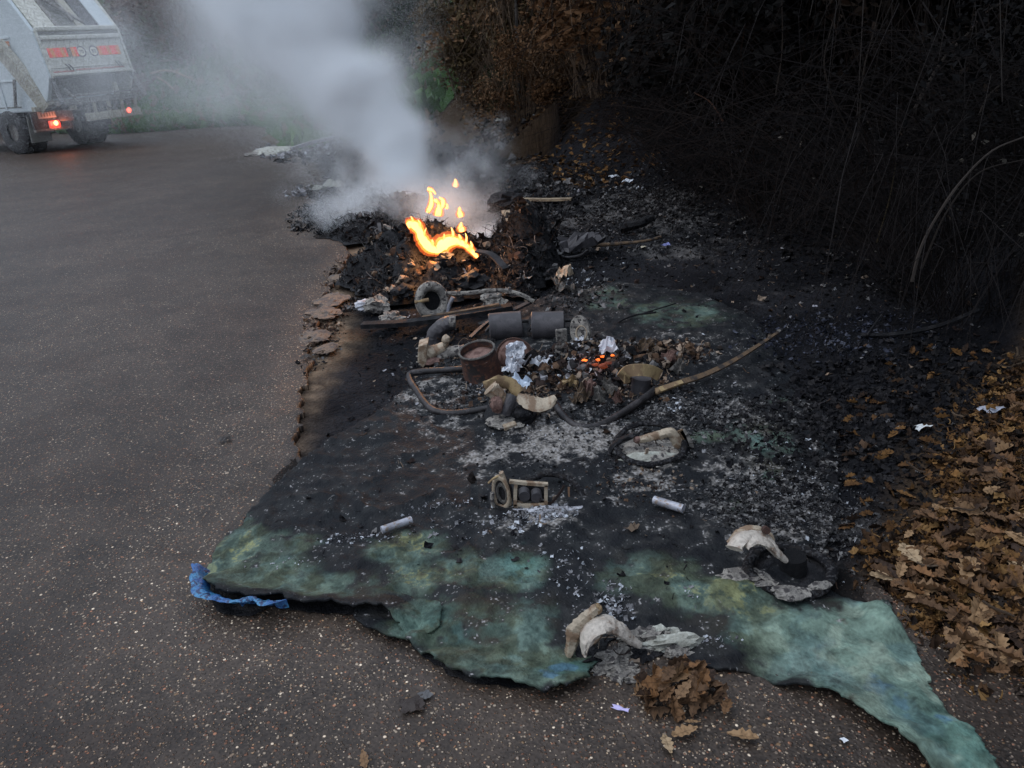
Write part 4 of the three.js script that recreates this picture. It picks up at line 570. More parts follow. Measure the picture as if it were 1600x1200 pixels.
laid('motor_casing', 'grey-black motor casing under a tan curved band, at the right end of the ash pile', 'motor', 1003, 618, 0, (o, g, a) => {
  part('casing', sweep([a(1000, 618), a(1001, 604), a(1003, 590)], (t) => [0.046, 0.042], 18, 10, V(0, 0, 1), 0.05), M.greySteel, o);
  part('tan_band', sweep([a(972, 590, 0.02), a(982, 580, 0.05), a(1000, 578, 0.07), a(1018, 580, 0.05), a(1030, 586, 0.02)], () => [0.028, 0.009], 4, 20, V(0, 0.3, 1)), M.tan, o);
  part('band_end', box(0.03, 0.06, 0.05, a(976, 585).x, a(976, 585).y, 0.02, 0.006, 0.2, 0.3, 0.1), M.tan, o);
});

// base with broken castings, in front of the can
laid('burnt_motor', 'black round motor base heaped with broken cream castings below the rusty can', 'motor', 800, 668, 0, (o, g, a) => {
  const k = m4(800, 668), r = 42 * k, P = [[0, 0.03], [r * 0.55, 0.034], [r * 0.86, 0.03], [r, 0.02], [r, 0.0], [0, 0]].map((q) => new THREE.Vector2(...q)), d = new THREE.LatheGeometry(P, 40); d.rotateZ(0.06).rotateX(0.12).translate(0, 0.035, -0.05); part('base_disc', toCreasedNormals(boxUV(d), 0.5), M.char, o);
  part('cream_shell', sweep([a(766, 606), a(777, 615), a(788, 634)], (t) => [0.04 - 0.018 * t, 0.03], 12, 12, V(0, 0, 1), 0.3), M.cream, o);
  part('rusty_chip', lump(0.035, 22, 0.8, 1.2, 0.7, 0.5, 3), M.rustPale, o).position.copy(a(776, 632, 0.03));
  part('grey_core', sweep([a(790, 646, 0.02), a(796, 630, 0.02), a(800, 618, 0.0)], () => [0.027, 0.025], 12, 8, V(0, 0, 1), 0.1), M.greySteel, o);
  part('black_core', lump(0.04, 27, 1.1, 0.7, 1, 0.4, 3), M.char, o).position.copy(a(816, 645, 0.03));
  part('front_chip', box(0.06, 0.025, 0.03, a(796, 655).x, a(796, 655).y, 0.07, 0.006, 0.2, 0.3, 0.1), M.cream, o);
  const hood = sweep([a(758, 606, -0.08), a(778, 596, -0.1), a(800, 602, -0.1), a(812, 614, -0.08)], () => [0.03, 0.012], 8, 16, V(0, 0, 1), 0.3); part('tan_hood', hood, M.tan, o);
  part('bone_plate', sweep([a(808, 620, 0), a(832, 630, 0.02), a(850, 632, 0.02), a(868, 621, 0.0)], (t) => [0.045 * Math.sin(0.5 + t * 2.3), 0.012], 8, 16, V(0, 1, 0.4), 0.2), M.cream, o);
  part('plate_edge', sweep([a(838, 644, 0.02), a(852, 638, 0.02), a(868, 626, 0.0)], () => [0.008, 0.012], 4, 8), M.wood, o);
  const f = lump(0.06, 41, 1.4, 0.35, 1, 0.6, 3); f.translate(-0.03, 0.04, 0.02); part('cinders', f, M.ash, o);
});
// housings: a burnt ring on the sheet with a pale arched bracket over it
function burntRing(o, r, tube, y, tilt, seed, arc = 6.283, turn = 0, m = M.ring) { const g = new THREE.TorusGeometry(r, tube, 12, 60, arc), p = g.attributes.position; for (let i = 0; i < p.count; i++) { const a = Math.atan2(p.getY(i), p.getX(i)), s = 1 + 0.1 * (noise(a * 1.6 + seed, 3) - 0.5) + 0.05 * (noise(a * 9 + seed, p.getZ(i) * 40) - 0.5); p.setXYZ(i, p.getX(i) * s, p.getY(i) * s, p.getZ(i) * 0.8); } g.computeVertexNormals(); g.rotateZ(turn).rotateX(-Math.PI / 2 + tilt).translate(0, y, 0); return part('burnt_ring', boxUV(g, 2), m, o); }
laid('burnt_housing', 'burnt round housing with a brown bone-like bar across its top, below the curved tube', 'machine housing', 1015, 712, 0, (o, g, a) => {
  const k = m4(1015, 712), r = 52 * k; burntRing(o, r, 0.013, 0.055, 0.15, 3, 6.283, 0);
  const fill = lump(r * 0.92, 51, 1, 0.2, 0.95, 0.5, 4, 3); fill.translate(0, 0.018, 0.01); part('ash_fill', fill, M.ash, o);
  const f2 = lump(r * 0.5, 57, 1.4, 0.22, 0.6, 0.5, 3, 3); f2.translate(-0.03, 0.03, 0.07); part('pale_ash', f2, M.foam, o);
  part('bar', sweep([a(996, 688), a(1012, 684), a(1032, 679), a(1048, 676), a(1056, 686), a(1061, 698)], (t) => [0.014 + 0.011 * t, 0.012 + 0.008 * Math.sin(t * 3)], 10, 30, V(0, 0, 1), 0.18), M.cream, o);
  part('knob', lump(0.016, 5, 1, 1, 1, 0.3, 2), M.rustPale, o).position.copy(a(996, 687));
  for (const [d, m] of [[0, M.wood], [7, M.ash]]) part('curved_rib', sweep([a(1062 + d * 0.6, 672), a(1070 + d, 690), a(1073 + d, 705), a(1071 + d, 722)], () => [0.012, 0.004], 4, 16, V(0, 0, 1)), m, o);
  part('left_wall', sweep([a(990, 680), a(966, 690), a(953, 705), a(958, 722)], () => [0.016, 0.01], 8, 16, V(0, 1, 0), 0.3), M.char, o);
});
laid('burnt_housing', 'burnt housing with upright cream flange and open square frame, white ash in front', 'machine housing', 830, 795, 0, (o, g, a) => {
  burntRing(o, 0.12, 0.013, 0.05, 0.35, 8, 4.4, -1.3); const c = o.children[0]; c.position.copy(a(862, 790, -0.03)); c.position.y -= 0.02;
  const p0 = a(783, 770), e = new THREE.TorusGeometry(0.04, 0.008, 8, 40); e.scale(0.85, 1.6, 0.8).rotateY(-0.6).translate(p0.x, p0.y, p0.z); part('flange_shade_disc', cyl(0.04, 0.04, 0.01, 0, 0, 0, Math.PI / 2).scale(0.85, 1.6, 1).rotateY(-0.6).translate(p0.x + 0.012, p0.y, p0.z - 0.015), M.sootSteel, o); part('flange_ring', boxUV(e), M.cream, o);  // dark disc behind the ring stands in for its shaded inside
  const inn = new THREE.TorusGeometry(0.035, 0.008, 8, 30); inn.scale(0.6, 1.05, 0.8).rotateY(-0.6).translate(p0.x + 0.004, p0.y - 0.005, p0.z - 0.004); part('inner_ring', inn, M.ash, o);
  part('flange_spine', sweep([a(783, 738), a(789, 752), a(795, 770), a(796, 788), a(792, 800)], (t) => [0.009, 0.012], 8, 18, V(0, 0, 1), 0.2), M.cream, o);
  part('flange_foot', sweep([a(769, 770), a(770, 786), a(776, 800)], () => [0.008, 0.01], 8, 8, V(0, 0, 1), 0.2), M.ash, o);
  part('spike', sweep([a(763, 755), a(772, 747), a(784, 742)], () => [0.004, 0.004], 6, 6), M.tan, o);
  for (const q of [[[796, 752], [826, 755], [856, 757]], [[803, 789], [830, 790], [855, 789]], [[853, 757], [853, 772], [853, 790]], [[806, 756], [805, 772], [805, 790]]]) part('frame_bar', sweep(q.map(([x, y]) => a(x, y, 0.03)), () => [0.006, 0.0075], 4, 8, V(0, 0, 1)), M.cream, o);
  for (const [x, y] of [[819, 772], [838, 774]]) { const d = cyl(0.021, 0.021, 0.04, 0, 0, 0, Math.PI / 2, 0, 0, 20); const q = part('motor_coil', d, M.greySteel, o); q.position.copy(a(x, y, 0.0)); }
  part('back_plate', box(0.125, 0.075, 0.012, a(830, 773).x, a(830, 773).y, -0.03, 0.004, -0.2), M.char, o);
  const f = lump(0.075, 61, 1.5, 0.28, 0.6, 0.7, 4, 4); const q = a(852, 806, 0.05); f.translate(q.x, 0.01, q.z); part('white_ash', f, M.whiteAsh, o);
});
laid('burnt_housing', 'black ring-shaped housing with a white arched bracket, beside the green tail', 'machine housing', 1232, 905, 0, (o, g, a) => {
  burntRing(o, 0.122, 0.017, 0.035, 0.05, 13); const d = new THREE.LatheGeometry([[0, 0.012], [0.05, 0.012], [0.06, 0.03], [0.1, 0.018], [0.12, 0.02]].map((q) => new THREE.Vector2(...q)), 36); part('inner_disc', boxUV(d), M.char, o); const hub = cyl(0.035, 0.045, 0.06, 0.02, 0.045, -0.02, 0.15, 0, 0, 24); part('hub', hub, M.char, o);
  part('arched_bracket', sweep([a(1147, 857, 0.02), a(1156, 845, 0.0), a(1174, 838, -0.02), a(1196, 843, -0.02), a(1212, 862, 0), a(1228, 876, 0.0)], (t) => [0.0085 + 0.009 * Math.sin(Math.min(1, 0.08 + t * 0.92) * 3.1), 0.034 - 0.022 * t], 10, 40, V(0, 0, 1), 0.22), M.bone, o); part('saddle_plate', sweep([a(1160, 850, 0.01), a(1180, 842, 0.0), a(1200, 850, 0.0), a(1216, 868, 0.01)], (t) => [0.012 * Math.sin(0.4 + t * 2.2), 0.036 - 0.016 * t], 8, 20, V(0, 0, 1), 0.3), M.bone, o);
  part('back_flange', sweep([a(1140, 850, -0.04), a(1152, 834, -0.05), a(1176, 826, -0.05), a(1200, 834, -0.05), a(1206, 846, -0.04)], () => [0.011, 0.014], 6, 24, V(0, 0, 1), 0.3), M.cream, o);
  part('corner_bolt', cyl(0.012, 0.012, 0.02, a(1200, 834).x, a(1200, 834).y, -0.02, 1.2, 0, 0, 12), M.rust, o);
  const f = lump(0.06, 71, 1.3, 0.3, 0.9, 0.6, 4, 3); const q = a(1172, 876, 0.02); f.translate(q.x, 0.02, q.z); part('ash_skirt', f, M.ash, o);
  for (const [x, y, r] of [[1238, 928, 0.035], [1222, 920, 0.022], [1192, 912, 0.018], [1282, 915, 0.026], [1180, 905, 0.014]]) { const s = lump(r, x, 1.4, 0.35, 0.7, 0.6, 3); const v = g([[x, y, 0.045]])[0]; s.translate(v.x, v.y, v.z); part('ash_patch', s, M.ash, o); }
});
laid('burnt_housing', 'white arched bracket with tan flange on crumbling grey ash, near the front edge', 'machine housing', 945, 1030, 0, (o, g, a) => {
  part('arched_bracket', sweep([a(912, 1012, 0.02), a(915, 996, 0.02), a(928, 981, 0.01), a(946, 974, 0), a(968, 984, 0), a(985, 999, 0), a(1000, 1008, 0)], (t) => [0.007 + 0.013 * Math.sin(Math.min(1, 0.05 + t * 0.9) * 3.1), 0.04 * (1 - 0.7 * t)], 10, 44, V(0, 0, 1), 0.22), M.bone, o); part('saddle_plate', sweep([a(914, 1004, 0.02), a(926, 986, 0.02), a(945, 977, 0.01), a(966, 986, 0.01), a(984, 1000, 0.01)], (t) => [0.016 * Math.sin(0.4 + t * 2.3), 0.042 - 0.03 * t], 8, 24, V(0, 0, 1), 0.3), M.bone, o);
  part('tan_flange', sweep([a(888, 1026, -0.01), a(893, 1006, -0.01), a(900, 982, -0.015), a(915, 966, -0.02), a(934, 948, -0.02)], (t) => [0.009 + 0.014 * Math.sin(t * 2.9), 0.014], 6, 30, V(0, 0, 1), 0.3), M.cream, o);
  part('flange_tip', lump(0.013, 3, 0.8, 1.2, 1, 0.4, 2), M.tan, o).position.copy(a(935, 951, -0.02));
  part('rivet', cyl(0.004, 0.004, 0.006, a(937, 975).x, a(937, 975).y, 0.03, 1.2, 0, 0, 10), M.char, o); part('rivet', cyl(0.004, 0.004, 0.006, a(911, 1012).x, a(911, 1012).y, 0.035, 1.4, 0, 0, 10), M.char, o);
  for (const [x, y, h, r, sx, sz, m] of [[960, 1030, 0.01, 0.05, 1, 0.7, M.ash], [966, 1050, 0.0, 0.045, 1, 0.8, M.ash], [985, 1058, 0.0, 0.03, 1.2, 0.8, M.ash], [940, 1048, 0.0, 0.03, 1, 0.6, M.ash], [1012, 1000, 0.015, 0.05, 1.2, 0.7, M.ash], [1045, 1005, 0.02, 0.05, 1.3, 0.5, M.foam], [1030, 990, 0.02, 0.03, 1.6, 0.6, M.foam], [1060, 1020, 0.01, 0.03, 1.3, 0.7, M.ash], [1000, 1020, 0.0, 0.04, 1, 0.8, M.char], [925, 1030, 0, 0.045, 1, 0.9, M.char]]) { const s = lump(r, x * 1.7, sx, 0.5, sz, 0.9, 4, 2.6); const v = g([[x, y, h]])[0]; s.translate(v.x, v.y, v.z); part('crumbling_ash', s, m, o); }
});

// short light-metal tubes
for (const [x0, y0, x1, y1, r, label] of [[596, 828, 643, 812, 0.0135, 'short bright metal tube lying on the soot at the left, above the green patch'], [1022, 781, 1068, 795, 0.0155, 'short bright metal tube lying right of the housing with the square frame']]) {
  laid('metal_tube', label, 'metal tube', (x0 + x1) / 2, (y0 + y1) / 2, 0.03, (o, g) => { const [p, q] = g([[x0, y0, 0.045], [x1, y1, 0.045]]), L = p.distanceTo(q), s = new THREE.Shape(); s.absarc(0, 0, r, 0, 6.283); const h = new THREE.Path(); h.absarc(0, 0, r * 0.82, 0, 6.283, true); s.holes.push(h); const e = new THREE.ExtrudeGeometry(s, { depth: L, bevelEnabled: false, curveSegments: 20 }); e.translate(0, 0, -L / 2); const m = part('tube', e, M.alu, o); m.position.copy(p).add(q).multiplyScalar(0.5); m.lookAt(q.clone().add(o.position)); });
}
// at the foot of the burning heap
laid('wheel_ring', 'ash-grey ring like a bare wheel standing against the burning heap', 'wheel', 678, 496, 0, (o, g, a) => {
  const k = m4(678, 496), r = 20 * k, w = new THREE.TorusGeometry(r, 0.03, 14, 40); w.scale(1, 1.12, 1.2).rotateX(-0.25).rotateY(0.35).translate(0, r * 1.35, 0); part('rim', boxUV(w), M.ash, o);
  const d = new THREE.CylinderGeometry(r * 0.8, r * 0.8, 0.03, 24); d.rotateX(Math.PI / 2 - 0.25).rotateY(0.35).translate(0, r * 1.3, -0.03); part('inner_disc', d, M.char, o);
  part('axle_stub', sweep([a(648, 472, 0.05), a(660, 470, 0.05), a(670, 468, 0.05)], () => [0.012, 0.012], 8, 4), M.tan, o);
});
laid('bent_strip', 'pale curved metal strip arching from the grey ring to the right', 'metal strip', 770, 470, 0.1, (o, g) => part('strip', sweep(g([[693, 458, 0.15], [730, 458, 0.16], [765, 454, 0.17], [795, 455, 0.16], [818, 462, 0.14], [834, 471, 0.1]]), () => [0.012, 0.014], 8, 36), M.ash, o));
laid('pale_tube', 'short pale tube leaning in front of the burning heap, right of the grey ring', 'metal tube', 702, 495, 0, (o, g, a) => part('tube', sweep([a(698, 497), a(701, 480), a(708, 464)], () => [0.014, 0.014], 10, 8, V(0, 0, 1)), M.alu, o));
laid('charred_plank', 'charred plank with a brown edge along the front foot of the burning heap', 'plank', 690, 500, 0, (o, g) => { part('plank', sweep(g([[566, 508, 0.04], [640, 504, 0.05], [720, 493, 0.07], [800, 479, 0.09]]), (t) => [0.035, 0.014], 4, 20), M.char, o); part('bare_edge', sweep(g([[660, 497, 0.06], [720, 488, 0.08], [780, 477, 0.1]]), () => [0.015, 0.012], 4, 12), M.wood, o); });
laid('charred_strip', 'thin dark slat slanting below the pale strip, left of the drums', 'strip', 790, 495, 0, (o, g) => part('slat', sweep(g([[748, 507, 0.03], [790, 490, 0.06], [826, 473, 0.09]]), () => [0.02, 0.006], 4, 10), M.sootSteel, o));
laid('charred_strip', 'thinner dark slat beside the left grey drum', 'strip', 780, 500, 0, (o, g) => part('slat', sweep(g([[735, 528, 0.03], [757, 508, 0.06], [772, 498, 0.08]]), () => [0.012, 0.008], 4, 8), M.sootSteel, o));
laid('tan_rag', 'tan torn scrap of cloth hanging on the dark right end of the heap', 'rag', 878, 440, 0.02, (o, g) => { for (const [px, py, h, s, n] of [[882, 432, 0.07, 0.13, 1], [872, 442, 0.04, 0.1, 2], [886, 456, 0.02, 0.12, 3]]) { const q = part('fold', crumple(s, s * 0.8, n * 4.1, 0.7, 7), n === 1 ? M.cream : M.ash, o); q.position.copy(g([[px, py, h]])[0]); q.rotation.y = n; } });
laid('pale_board', 'narrow pale board lying behind the heap in front of the dark bank', 'board', 850, 312, 0.02, (o, g) => part('board', sweep(g([[806, 311, 0.03], [850, 312, 0.03], [893, 311, 0.03]]), () => [0.035, 0.012], 4, 4), M.paleWood, o));
laid('grey_tray', 'grey curled metal tray on the burnt ground behind the tan scrap', 'metal tray', 900, 393, 0.02, (o, g) => { const q = part('tray', crumple(0.4, 0.2, 8.8, 0.3, 8), M.greySteel, o); q.position.y = 0.06; part('rim', tube(g([[872, 378, 0.12], [868, 390, 0.08], [882, 402, 0.05], [905, 400, 0.05], [918, 392, 0.06]]), 0.012, 24), M.sootSteel, o); });
laid('dark_branch', 'dark charred branch lying on the grey ash left of the bank', 'branch', 950, 378, 0.02, (o, g) => part('stem', sweep(g([[880, 384, 0.03], [950, 382, 0.04], [1010, 376, 0.05], [1032, 370, 0.05]]), (t) => [0.022 - 0.01 * t, 0.02 - 0.01 * t], 8, 24, V(0, 1, 0), 0.3), M.wood, o));
laid('dark_branch', 'thick black burnt branch stump on the ash under the bank', 'branch', 995, 348, 0.02, (o, g) => part('stem', sweep(g([[970, 356, 0.05], [995, 350, 0.08], [1020, 340, 0.1]]), (t) => [0.06 - 0.02 * t, 0.05 - 0.02 * t], 8, 16, V(0, 1, 0), 0.4), M.char, o));
laid('dry_stick', 'pale dry stick lying on the dark ground right of the bank foot', 'stick', 1190, 330, 0.02, (o, g) => part('stem', sweep(g([[1140, 350, 0.06], [1180, 335, 0.08], [1212, 321, 0.1]]), (t) => [0.012 + 0.012 * t, 0.012], 6, 12), M.ash, o));
laid('thin_twig', 'thin black twig across the green patch behind the drums', 'twig', 985, 492, 0.03, (o, g) => { part('stem', sweep(g([[966, 503, 0.03], [990, 493, 0.05], [1025, 488, 0.05]]), () => [0.006, 0.006], 6, 12), M.char, o); part('fork', sweep(g([[1000, 491, 0.05], [1030, 482, 0.06], [1056, 474, 0.06]]), () => [0.004, 0.004], 6, 8), M.char, o); });
laid('black_branch', 'black forked branch on the ground below the brambles at the right', 'branch', 1420, 520, 0.03, (o, g) => { part('stem', sweep(g([[1345, 524, 0.05], [1410, 521, 0.08], [1470, 508, 0.12], [1530, 484, 0.2]]), (t) => [0.012, 0.012], 6, 20), M.char, o); part('fork', sweep(g([[1355, 524, 0.06], [1366, 508, 0.1], [1378, 492, 0.14]]), () => [0.007, 0.007], 6, 8), M.char, o); });
laid('foam_slab', 'off-white foam slab lying on the far left of the distant rubbish', 'foam slab', 432, 238, 0.02, (o, g) => { part('slab', lump(0.34, 12, 1.2, 0.3, 0.8, 0.35, 4), M.foam, o); part('slab_end', lump(0.16, 22, 1.2, 0.3, 0.8, 0.4, 3), M.ash, o).position.set(-0.4, 0, 0.1); });
laid('foam_scrap', 'pale panel standing on edge in the distant rubbish by the foam slab', 'panel', 505, 222, 0.02, (o, g) => { part('panel', crumple(1.0, 0.4, 5, 0.25, 8), M.foam, o).position.y = 0.12; part('frame', sweep(g([[455, 233, 0.1], [490, 222, 0.16], [530, 214, 0.2]]), () => [0.03, 0.03], 4, 8), M.alu, o); });
laid('foam_scrap', 'flat pale yellowish panel among scraps at the road edge left of the flames', 'panel', 515, 302, 0.02, (o, g) => part('panel', crumple(0.42, 0.25, 17, 0.25, 7), M.foam, o).position.set(0, 0.06, 0));
// small litter
const litter = (px, py, w, d, col, label, h = 0.02, yaw = 0.4, n = 3, amp = 0.3) => { const p = tag(part('paper_scrap', crumple(w, d, px * 0.37, amp, n), std({ color: rgb(...col), roughness: 0.7 })), label, 'scrap'); p.position.copy(G(px, py, 0)); p.position.y = topH(p.position.x, p.position.z) + h; p.position.copy(p.position); p.rotation.y = yaw; };
litter(970, 1113, 0.045, 0.012, [0.42, 0.38, 0.62], 'lilac strip of plastic on the asphalt left of the leaf clump', 0.008, -0.45);
litter(1318, 1160, 0.014, 0.014, [0.55, 0.57, 0.6], 'tiny white chip on the asphalt between leaf and green tail', 0.006);
litter(1440, 682, 0.07, 0.03, [0.6, 0.62, 0.62], 'bright white scrap on the black ground left of the oak leaves', 0.02, 0.3, 5);
litter(1545, 664, 0.08, 0.06, [0.32, 0.34, 0.4], 'bluish grey crumpled scrap on the oak leaves near the right edge', 0.03, 0.3, 5);
litter(960, 292, 0.12, 0.08, [0.6, 0.64, 0.7], 'white scrap on grey ash under the bank, left of its pair', 0.05, 0.4, 5);
litter(982, 300, 0.1, 0.12, [0.5, 0.54, 0.6], 'white upright scrap on grey ash under the bank, right of its pair', 0.06, 0.9, 5);
litter(1118, 292, 0.04, 0.16, [0.45, 0.5, 0.58], 'narrow pale strip standing in the dark ground by the bank', 0.08, 0.3, 5);
litter(1150, 311, 0.16, 0.05, [0.4, 0.4, 0.45], 'pale curled scrap lying below the narrow pale strip', 0.04, 0.2, 5);
litter(1001, 355, 0.09, 0.03, [0.55, 0.57, 0.6], 'white flat scrap in front of the black burnt stump', 0.03);
litter(1040, 390, 0.07, 0.05, [0.22, 0.24, 0.5], 'violet blue scrap on the burnt ground right of the dark branch', 0.03, 0.2, 5);
litter(1005, 388, 0.04, 0.04, [0.45, 0.4, 0.3], 'small yellowish scrap just left of the violet scrap', 0.02, 0.2, 4);
litter(1272, 492, 0.03, 0.02, [0.3, 0.3, 0.34], 'little grey chip on the bluish soot beyond the lath tip', 0.02);
litter(790, 240, 0.22, 0.12, [0.55, 0.55, 0.5], 'white scraps by the brown leaves at the foot of the far bank', 0.05, 0.2, 6);
litter(645, 1105, 0.06, 0.05, [0.02, 0.012, 0.009], 'charred crust on the asphalt below the green edge', 0.008, 0.2, 7, 0.12);
litter(666, 1090, 0.03, 0.03, [0.07, 0.07, 0.072], 'small grey charred flake beside the charred crust on the asphalt', 0.008, 0.6, 5, 0.15);
litter(352, 690, 0.05, 0.03, [0.03, 0.026, 0.024], 'small dark clod on the bare asphalt left of the burn', 0.008, 0.6, 4);
litter(450, 347, 0.06, 0.05, [0.015, 0.014, 0.014], 'black lump on the road near the broken edge, farther one', 0.02, 0.6, 4);
litter(478, 562, 0.06, 0.05, [0.03, 0.024, 0.02], 'dark flake on the sandy broken edge of the road', 0.012, 0.6, 4);
{ // slabs broken off the road edge
  const slab = std({ map: patchy([0.11, 0.09, 0.08], [0.2, 0.14, 0.1], 91), bumpMap: bumpTex, bumpScale: 0.008, roughness: 0.9 });
  const spots = [[505, 490, 0.1, 'broken asphalt slab over the black hole in the road edge'], [520, 470, 0.13, 'broken asphalt slab next to the heap, above the black hole'], [492, 525, 0.09, 'broken asphalt slab nearest the camera at the sandy road edge'], [540, 435, 0.12, 'pale broken slab by the grey puddle near the heap'], [510, 545, 0.07, 'small reddish broken slab at the edge of the soot']];
  for (const [px, py, r, label] of spots) { const p = tag(part('asphalt_slab', lump(r, px, 1.3, 0.22, 0.9, 0.6, 4, 2), slab), label, 'asphalt slab', 'slabs broken off the road edge'); p.position.copy(G(px, py, 0)); p.rotation.y = px; }
}

// ---------------------------------------------------------------- oak leaves
function oakLeaf(seed, curl) {
  const f = rng(seed), pos = [], idx = [], uv = [], n = 16, lob = 3.4 + f(), ph = f() * 3;
  for (let i = 0; i <= n; i++) {
    const t = i / n, env = Math.pow(Math.sin(Math.min(1, 0.04 + t * 0.97) * 3.08), 0.7) * (0.5 + 0.6 * t - 0.25 * t * t);
    for (const s of [-1, 0, 1]) { const w = s * (0.36 * env * (0.8 + 0.2 * Math.cos(t * lob * 6.28 + ph + (s > 0 ? 0.5 : 0))) + 0.008) * (0.92 + 0.16 * f()), a = Math.abs(w); pos.push(w, 0.3 * curl * (t - 0.5) ** 2 + a * curl * 0.7 + a * a * 2.2 * curl * (s > 0 ? 1 : 0.6) + (f() - 0.5) * 0.03, t - 0.5 + a * 0.12); uv.push(0.5 + w, t); }
  }
  for (let i = 0; i < n; i++) for (const k of [0, 1]) { const a = i * 3 + k; idx.push(a, a + 3, a + 1, a + 1, a + 3, a + 4); }
  const q = pos.length / 3; pos.push(-0.01, 0, -0.68, 0.01, 0, -0.68, 0, 0.06 * curl, -0.5); uv.push(0, 0, 0, 0, 0, 0); idx.push(q, q + 2, q + 1);
  const g = new THREE.BufferGeometry(); g.setAttribute('position', new THREE.Float32BufferAttribute(pos, 3)); g.setAttribute('uv', new THREE.Float32BufferAttribute(uv, 2)); g.setIndex(idx); return toCreasedNormals(g, 0.5);
}
const LEAF = [[1, 0.15], [2, 0.4], [3, 0.75], [4, -0.4], [5, 1.1]].map(([s, c]) => oakLeaf(s, c));
const leafTex = tex(128, (u, v) => { const k = 0.3 + 1.2 * fbm(u * 9, v * 9, 4) - 0.3 * (Math.abs(u - 0.5) < 0.012 ? 1 : 0) - 0.18 * sstep(0.35, 0.5, Math.abs(((v * 6 + Math.abs(u - 0.5) * 3) % 1) - 0.5)); return [k, k * 0.97, k * 0.92]; }, { srgb: false });
const LC = [[0.13, 0.07, 0.034], [0.24, 0.15, 0.08], [0.09, 0.05, 0.026], [0.33, 0.24, 0.15], [0.05, 0.028, 0.016], [0.16, 0.095, 0.05], [0.035, 0.02, 0.013], [0.17, 0.085, 0.036]];
const leafMat = LC.map((c) => matte({ color: rgb(...c), map: leafTex, roughness: 0.75, specularIntensity: 0.5 }));
const LITTER = gpoly([[1640, 560], [1570, 600], [1530, 660], [1480, 720], [1462, 790], [1420, 830], [1375, 870], [1345, 925], [1392, 952], [1412, 985], [1445, 1010], [1470, 1050], [1510, 1075], [1560, 1085], [1640, 1100], [1900, 1000], [1900, 600]]);
{
  const f = rng(909), deep = [[0.022, 0.012, 0.007], [0.045, 0.024, 0.012], [0.085, 0.042, 0.015], [0.14, 0.072, 0.025], [0.012, 0.008, 0.006], [0.2, 0.115, 0.045]];
  const put = LEAF.map(() => []);
  const drop = (x, z, y, s, c, tilt = 1.9) => put[(f() * 5) | 0].push([new THREE.Matrix4().compose(V(x, y, z), new THREE.Quaternion().setFromEuler(new THREE.Euler((f() - 0.5) * tilt, f() * 6.28, (f() - 0.5) * tilt)), V(s, s, s)), c]);
  for (let i = 0, k = 0; i < 60000 && k < 6500; i++) { const x = rr(0.9, 4, f), z = rr(-4.4, -1.0, f), d = polySD(LITTER, x, z) + 0.12 * (fbm(x * 5, z * 5, 3) - 0.5); if (d < 0.02 - 0.1 * f() * f()) continue; k++; drop(x, z, H(x, z) + 0.006 + 0.05 * f() * sstep(0, 0.3, d), rr(0.03, 0.08, f), deep[(f() * 6) | 0], f() < 0.4 ? 2.4 : 0.9); }
  for (let i = 0; i < 260; i++) { const p = G(rr(1300, 1600, f), rr(560, 960, f)); if (polySD(LITTER, p.x, p.z) > -0.5 && sheetD(p.x, p.z) < -0.02) drop(p.x, p.z, H(p.x, p.z) + 0.012, rr(0.04, 0.07, f), deep[(f() * 4) | 0]); }
  for (let i = 0; i < 4500; i++) { const x = rr(-1.6, 1.9, f), z = rr(-22, -9, f); if (bankD(x, z) > -0.6) drop(x, z, H(x, z) + 0.02, rr(0.06, 0.1, f), deep[(f() * 6) | 0]); }
  { const bits = []; for (let i = 0; i < 9000 && bits.length < 2600; i++) { const x = rr(0.9, 3.4, f), z = rr(-4.2, -1.0, f); if (polySD(LITTER, x, z) > -0.1 * f() && sheetD(x, z) < -0.04) bits.push([x, z, H(x, z) + 0.02 + 0.04 * f()]); } scatter('leaf_crumbs', bits.slice(0, 2200), ['flake', 'curl', 'flake'], deep, [0.008, 0.04], f, 0, 1.2); scatter('leaf_crumbs', bits.slice(2200), ['wire', 'stick'], [[0.05, 0.035, 0.025], [0.09, 0.065, 0.045]], [0.03, 0.09], f, 0, 0.5); }
  put.forEach((l, i) => { const m = new THREE.InstancedMesh(LEAF[i], leafMatWhite(), l.length); m.name = numbered('fallen_leaves'); l.forEach(([a, c], k) => { m.setMatrixAt(k, a); m.setColorAt(k, rgb(...c)); }); m.castShadow = m.receiveShadow = true; scene.add(tag(m, 'brown layer of fallen oak leaves over the ground at the right', 'leaves', null, 'stuff')); });
  function leafMatWhite() { return (leafMatWhite.m ??= matte({ map: leafTex, roughness: 0.8, specularIntensity: 0.4 })); }
  // leaves that lie on top, each one
  const first = {};
  const one = (px, py, s, c, v, label, group, dy = 0.012, ex = 0.25) => {
    const key = v + '|' + c, p = G(px, py); let o;
    if (first[key]) { o = first[key].clone(); o.name = numbered('oak_leaf'); scene.add(o); } else { o = first[key] = part('oak_leaf', LEAF[v], leafMat[c]); }
    o.userData = {}; tag(o, label, 'leaf', group); p.y = topH(p.x, p.z) + dy; o.position.copy(p); o.scale.setScalar(s); o.rotation.set((f() - 0.5) * ex * 2, f() * 6.28, (f() - 0.5) * ex * 2); return o;
  };
  for (let i = 0, k = 0; i < 3000 && k < 190; i++) { const px = rr(1350, 1600, f), py = rr(620, 1080, f), p = G(px, py); if (polySD(LITTER, p.x, p.z) < 0.03) continue; k++; one(px, py, rr(0.045, 0.09, f), [0, 0, 1, 5, 7, 2, 6, 2][(f() * 8) | 0], (f() * 5) | 0, 'dry brown oak leaf lying loose on top of the leaf litter at the right', 'loose oak leaves on top of the litter', 0.05, 0.5); }
  one(1420, 886, 0.115, 3, 0, 'large pale greyish oak leaf on the litter beside the green tail', undefined, 0.055, 0.15);
